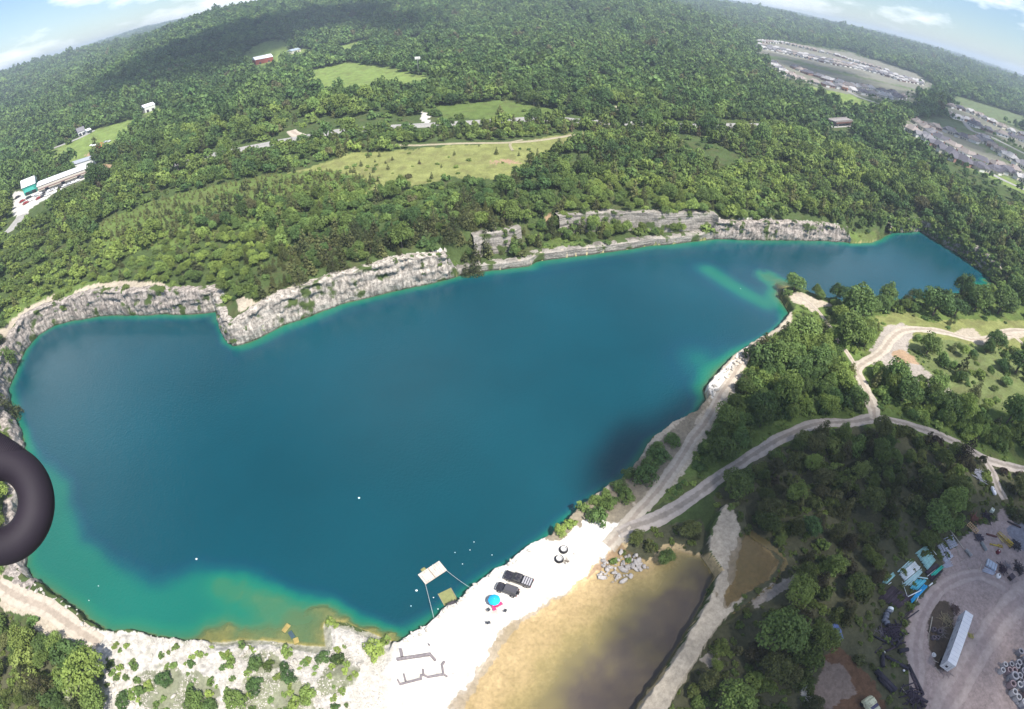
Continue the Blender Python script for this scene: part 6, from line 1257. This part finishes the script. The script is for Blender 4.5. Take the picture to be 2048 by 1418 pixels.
def house_proto(ri, wi_, var):
    t = empty('house', (0, 0, -500)); W_ = 15+var*1.5; D_ = 10.5
    MB().box((0, 0, 1.5), (W_, D_, 3.4)).box((-W_*.28, -D_*.62, 1.5), (6, 5, 3.4)).build('wall', wallsm[wi_], t)
    m = MB(); hip(m, -W_/2, W_/2, -D_/2, D_/2, 3.2, 3.6); gabl(m, -W_*.28-3, -W_*.28+3, -D_*.62-2.5, 0, 3.21, 2.6)
    if var: gabl(m, W_*.1, W_*.1+4.5, -D_/2-1, 0, 3.22, 2.2)
    rf = m.build('roof', roofs[ri], t); MB().box((W_*.28, 1.2, 6.2), (.9, .9, 2.2)).build('chimney', wallsm[0], rf)
    MB().box((-W_*.28, -D_*.62-2.53, 1.2), (4.6, .08, 2.2)).build('garage_door', wallsm[2], t); MB().box((W_*.02, -D_/2-.03, 1.1), (1.1, .08, 2.1)).build('door', win_m, t)
    for x in (W_*.18, W_*.36): MB().box((x, -D_/2-.03, 1.6), (1.5, .08, 1.3)).build('window', win_m, t)
    for x in (-W_*.3, 0, W_*.3): MB().box((x, D_/2+.03, 1.6), (1.5, .08, 1.3)).build('window', win_m, t)
    return t
HP = {}
def house(px, py, ang, ri, wi_, s, lab, grp):
    key = (ri, wi_, (px+py) % 2)
    if key not in HP: HP[key] = house_proto(*key); HP[key]['kids'] = 1
    src = HP[key]; c = src.copy(); C.objects.link(c); p = on(px, py); c.location = (p[0], p[1], p[2]-.2); c.rotation_euler.z = ang; c.scale = (s, s, s)
    for ch in src.children:
        if ch == c: continue
        d = ch.copy(); C.objects.link(d); d.parent = c
        for g in ch.children: e = g.copy(); C.objects.link(e); e.parent = d
    tag(c, lab, 'house', grp)
hr = random.Random(4)
def row(pts, name, grp, n_=None, s=1.0, colr=(0, 1, 2, 3), flip=0, order='left'):
    W_ = onl(*pts)
    if n_ is None:
        n_ = max(2, min(40, int(float(np.hypot(*np.diff(W_, axis=0).T).sum())/(17.5*s))))
    if n_:
        L_ = np.concatenate([[0], np.cumsum(np.hypot(*np.diff(W_, axis=0).T))]); q = np.linspace(0, L_[-1], n_); P2 = np.array(pts, float)
        # even spacing on the ground, turned back into picture points only for the look-up
        XY = np.stack([np.interp(q, L_, W_[:, 0]), np.interp(q, L_, W_[:, 1])], 1); px = np.stack([np.interp(q, L_, P2[:, 0]), np.interp(q, L_, P2[:, 1])], 1)
    else: XY = W_; px = np.array(pts, float)
    for i in range(len(XY)):
        j = min(i+1, len(XY)-1); k = max(0, i-1); ang = math.atan2(XY[j, 1]-XY[k, 1], XY[j, 0]-XY[k, 0])+(math.pi if flip else 0); ri = hr.choice(colr)
        house(int(px[i, 0]), int(px[i, 1]), ang+hr.uniform(-.12, .12), ri, hr.choice((0, 1, 1, 2)), s*hr.uniform(.9, 1.1), '%s roofed house, %sfrom the left in the %s' % (RW[ri], ordinal(i) if i else 'first ', name), grp)
zh = zoomed(1748, 180, 6.83); zs_ = zoomed(1480, 60, 5.12)
row([zh(*p) for p in ((510, 575), (770, 720), (930, 830), (1265, 1050), (1530, 1110), (1830, 1150), (2030, 1240), (2250, 1390))], 'nearest row of the right suburb', 'houses of the right suburb', s=1.15)
row([zh(*p) for p in ((590, 470), (890, 690), (1150, 830), (1290, 920), (1480, 1010), (1650, 1060), (1900, 1110))], 'second row of the right suburb', 'houses of the right suburb', s=1.0, flip=1)
row([zh(*p) for p in ((830, 530), (1000, 580), (1310, 710), (1500, 680), (1640, 800), (1760, 890), (1900, 990), (2030, 1060))], 'third row of the right suburb', 'houses of the right suburb', s=1.05)
row([zh(*p) for p in ((950, 310), (1080, 390), (1330, 430), (1360, 500), (1580, 570), (1720, 620), (1880, 660), (2010, 700), (2180, 780))], 'fourth row of the right suburb', 'houses of the right suburb', s=1.0, flip=1)
row([zh(*p) for p in ((1050, 240), (1200, 280), (1400, 350), (1540, 420), (1700, 500), (1850, 570), (2000, 620), (2150, 700))], 'fifth row of the right suburb', 'houses of the right suburb', s=1.0)
row([zs_(*p) for p in ((340, 350), (440, 430), (560, 500), (680, 535), (790, 560), (890, 580), (1010, 600), (1090, 615), (1190, 650), (1310, 665), (1450, 690), (1560, 700), (1660, 695))], 'front row of the far suburb', 'houses of the far suburb', s=1.05)
row([zs_(*p) for p in ((560, 395), (670, 450), (780, 480), (880, 520), (990, 545), (1110, 590), (1230, 600), (1340, 610), (1450, 640), (1560, 660))], 'second row of the far suburb', 'houses of the far suburb', s=1.05, flip=1)
row([zs_(*p) for p in ((180, 185), (560, 265), (900, 345), (1200, 400), (1420, 450), (1640, 520), (1850, 560))], 'long pale row of the far suburb', 'houses of the far suburb', n_=34, s=1.0, colr=(1, 3, 0, 3))
row([zs_(*p) for p in ((190, 155), (560, 240), (900, 315), (1200, 375), (1420, 425), (1640, 490), (1850, 535))], 'second long row of the far suburb', 'houses of the far suburb', n_=32, s=1.0, colr=(1, 3, 0, 3), flip=1)
row([zs_(*p) for p in ((200, 125), (440, 140), (700, 200), (1000, 270), (1300, 370), (1500, 420))], 'rearmost row of the far suburb', 'houses of the far suburb', n_=24, s=1.0, colr=(1, 3, 3))
for k in list(HP.values()):
    for ch in list(k.children):
        for g in list(ch.children): bpy.data.objects.remove(g)
        bpy.data.objects.remove(ch)
    bpy.data.objects.remove(k)
def shed(name, A, B, depth, h, rh, wm_, rm, lab, cat, door=None, extra=None):
    a, b = at(*A), at(*B); t = empty(name, (a+b)/2-Vector((0, 0, .3)), heading(a, b)); L_ = Vector((b.x-a.x, b.y-a.y)).length
    MB().box((0, depth/2, h/2), (L_, depth, h)).build('wall', wm_, t)
    MB().add([(-L_/2-.4, -.4, h), (L_/2+.4, -.4, h), (L_/2+.4, depth+.4, h), (-L_/2-.4, depth+.4, h), (-L_/2-.4, depth/2, h+rh), (L_/2+.4, depth/2, h+rh)], [(0, 1, 5, 4), (2, 3, 4, 5), (0, 4, 3), (1, 2, 5), (3, 2, 1, 0)]).build('roof', rm, t)
    for k in range(max(2, int(L_/9))): x = -L_/2+(k+.5)*L_/max(2, int(L_/9)); MB().box((x, -.05, 1.5), (2.6, .1, 2.6)).build('door', door or win_m, t)
    tag(t, lab, cat); return t, L_, depth, h
metal_roof = mat('white_metal_roof', (.72, .73, .75), rough=.4, var=.05, scale=.3); teal_m = mat('teal_roof', (.05, .34, .28), rough=.5)
t, L_, dp, hh = shed('strip_mall', (80, 388), (176, 352), 16, 5.5, .8, wallsm[1], metal_roof, 'long white roofed shopping strip at the left edge', 'shop building')
MB().box((L_/2*.0, -2.2, 3.6), (L_, 2.6, .3)).build('canopy', mat('brown_canopy', (.16, .10, .09)), t)
t, L_, dp, hh = shed('teal_shop', (50, 392), (76, 382), 18, 6.0, 3.5, teal_m, metal_roof, 'shop with a teal gable at the left end of the shopping strip', 'shop building')
MB().box((0, -2.0, 3.8), (L_*.9, 2.8, 1.8), taper=.7).build('awning', teal_m, t)
shed('warehouse', (140, 346), (192, 328), 14, 5, 1.2, wallsm[2], mat('grey_metal_roof', (.34, .36, .40), rough=.5), 'grey roofed warehouse behind the shopping strip', 'warehouse')
shed('white_barn', (291, 226), (312, 219), 10, 6, 2.5, wallsm[2], metal_roof, 'white barn at the upper end of the left field', 'barn', door=pk)
shed('farmhouse', (158, 273), (172, 268), 10, 4.5, 3.5, wallsm[2], roofs[0], 'grey roofed farmhouse at the edge of the left field', 'house')
shed('garage_shed', (176, 268), (184, 265), 7, 3.5, 1.5, wallsm[2], metal_roof, 'white shed right of the farmhouse', 'shed')
shed('red_barn', (512, 130), (547, 122), 18, 7, 4, mat('red_barn_wall', (.28, .07, .05)), metal_roof, 'white roofed red barn below the hill pasture', 'barn')
shed('small_shed', (70, 342), (80, 338), 7, 3.5, 1.5, wallsm[2], metal_roof, 'small white shed left of the warehouse', 'shed')
shed('hill_house', (585, 108), (602, 103), 12, 4.5, 2.5, wallsm[1], mat('blue_grey_roof', (.28, .33, .38)), 'blue-grey roofed building right of the red barn', 'building')
shed('orange_house', (1683, 180), (1694, 183), 10, 5, 2, mat('orange_brick', (.55, .22, .12)), roofs[1], 'orange brick house in the front row of the far suburb', 'house')
shed('lawn_pavilion', (1766, 218), (1778, 222), 8, 4, 2, wallsm[2], roofs[3], 'small pale building at the end of the lawn street', 'pavilion')
# cars in the lot
car_cols = [mat('car_white', (.75, .75, .75), rough=.3, coat=.4), mat('car_black', (.03, .03, .04), rough=.3, coat=.4), mat('car_red', (.25, .03, .03), rough=.3, coat=.4), mat('car_silver', (.42, .43, .45), rough=.3, coat=.4)]; CN = ['white', 'black', 'dark red', 'silver']
def car_proto(m_):
    b_ = MB().box((0, 0, .62), (4.5, 1.8, .6), bev=.12).box((-.1, 0, 1.15), (2.5, 1.6, .55), taper=.8).mesh('body'); b_.materials.append(m_); return b_
CM = [car_proto(q) for q in car_cols]; wme = MB(); [wme.tube((x, s*.78-.1, .33), (x, s*.78+.1, .33), .33, 10) for x in (-1.4, 1.4) for s in (-1, 1)]; wme = wme.mesh('wheels'); wme.materials.append(rubber)
gl_ = MB().box((-.1, 0, 1.16), (2.56, 1.5, .4), taper=.82).mesh('windows'); gl_.materials.append(glass)
def car(px, py, rz, ci_, lab, grp):
    t = empty('parked_car', at(px, py, .1), rz); link('body', CM[ci_], None, t); link('window', gl_, None, t); tag(t, lab, 'car', grp)
lot = [(58,397,1),(66,393,0),(74,392,3),(82,389,0),(90,387,1),(98,384,0),(106,381,3),(114,379,0),(122,376,1),(130,373,0),(138,370,3),(146,367,0),(154,364,0),(45,404,2),(52,408,2),(60,403,0),(78,398,2),(86,394,1),(96,391,0),(112,386,0),(36,396,1),(150,360,3),(162,357,0)]
for i, (x, y, ci_) in enumerate(lot): car(x, y, 1.2+.1*(i % 3), ci_, '%s car, %sfrom the left in the shopping strip lot' % (CN[ci_], ordinal(sorted(range(len(lot)), key=lambda j: lot[j][0]).index(i)) or 'first '), 'cars in the shopping strip lot')
for i, (x, y) in enumerate(((184, 292), (190, 292), (212, 285), (219, 284), (243, 270))): car(x, y, .6*i, 0 if i != 2 else 3, '%s vehicle parked on the left field, %sfrom the left' % ('white' if i != 2 else 'silver', ordinal(i) or 'first '), 'vehicles on the left field')
for i, (x, y) in enumerate(((197, 297), (203, 299))):
    t = empty('excavator', at(x, y, .3), 1+i); om = mat('orange_machine', (.55, .17, .05), rough=.5); MB().box((0, 0, .5), (3.4, 2.4, .8), bev=.2).build('track', rubber, t); MB().box((-.2, 0, 1.6), (2.8, 2.2, 1.4), bev=.15).build('body', om, t); MB().box((.8, .6, 2.5), (1.2, 1.0, 1.2)).build('cab', glass, t)
    MB().path([(1.2, -.4, 1.8), (3.4, -.4, 4.0), (5.2, -.4, 2.2), (5.0, -.4, .8)], .2, 6).build('arm', om, t); tag(t, 'orange excavator on the bare earth, %s of two' % ('left' if i == 0 else 'right'), 'excavator', 'excavators on the left field')
# highway bridge and the sign beyond the pasture
a, b = at(1662, 252), at(1698, 250); t = empty('road_bridge', (a+b)/2-Vector((0, 0, 2)), heading(a, b)); L_ = (b-a).length
MB().box((0, 0, 7.0), (L_, 8, .8)).build('deck', mat('bridge_concrete', (.26, .24, .23)), t); MB().box((0, -3.9, 7.8), (L_, .3, .9)).build('parapet', mat('bridge_concrete', (.26, .24, .23)), t); MB().box((0, 3.9, 7.8), (L_, .3, .9)).build('parapet', mat('bridge_concrete', (.26, .24, .23)), t)
MB().box((0, -4.2, 6.0), (L_, .5, 1.3)).build('girder', mat('rusty_girder', (.12, .06, .05)), t)
for x in (-.35, .35): MB().box((x*L_, 0, 2.5), (1.2, 8, 9)).build('pier', mat('bridge_concrete', (.26, .24, .23)), t)
tag(t, 'short highway bridge showing between the trees', 'bridge')
t = empty('roadside_sign', at(837, 150)); MB().tube((0, 0, 0), (0, 0, 16), .4, 10).build('post', steel, t); MB().box((0, 0, 16.5), (5.5, .8, 2.8), bev=.35).build('panel', white_p, t); tag(t, 'blank white oval sign on a tall post beyond the pasture', 'sign')

# ---------------------------------------------------------------- the loop of the carrying frame hanging beside the lens
loopm = mat('dark_violet_plastic', (.011, .006, .014), rough=.75, spec=.5, var=.1, scale=60)
d = Vector([float(v) for v in ray(0, 1008)]); dist = .42; c = d*dist+Vector((0, 0, H)); k = dist/1043*.92
q = d.to_track_quat('Z', 'Y'); right = Vector((1, 0, 0)); right = (right-d*right.dot(d)).normalized(); up = d.cross(right).normalized(); up = up if up.z > 0 else -up
Rm = 74*k; rm = 34*k; V = []; Fq = []; nu, nv = 64, 24
for i in range(nu):
    a = 2*math.pi*i/nu; cc0 = c+right*(Rm*.88*math.cos(a))+up*(Rm*math.sin(a)); e = right*math.cos(a)+up*math.sin(a)
    for j in range(nv): b = 2*math.pi*j/nv; V.append(cc0+e*(rm*math.cos(b))+d*(rm*math.sin(b)))
for i in range(nu):
    for j in range(nv): Fq.append((i*nv+j, ((i+1) % nu)*nv+j, ((i+1) % nu)*nv+(j+1) % nv, i*nv+(j+1) % nv))
t = empty('frame_loop', c); o = MB().add([v-c for v in V], Fq).build('ring', loopm, t, True)
P = [Vector((*q_, 0)) for q_ in smooth_line([(54, 35), (42, 56), (20, 75), (-10, 88), (-50, 100), (-100, 112), (-180, 128)], 3.0)]; P = [right*(q_.x*k)+up*(q_.y*k) for q_ in P]; MB().path(P, 29*k, 24, 29*k).build('arm', loopm, t, True)
tag(t, 'dark violet plastic loop hanging close to the lens at the left edge', 'loop')

# ---------------------------------------------------------------- haze: one closed box of thin even air
hz = MB().box((0, 3500, 50), (17000, 9400, 220)).build('haze'); hm = bpy.data.materials.new('haze'); hm.use_nodes = True; n = hm.node_tree.nodes; n.remove(n['Principled BSDF'])
pv = n.new('ShaderNodeVolumePrincipled'); pv.inputs['Color'].default_value = (.72, .85, 1.0, 1); pv.inputs['Density'].default_value = .00021; pv.inputs['Anisotropy'].default_value = .1
hm.node_tree.links.new(pv.outputs[0], n['Material Output'].inputs['Volume']); hz.data.materials.append(hm); tag(hz, kind='stuff')
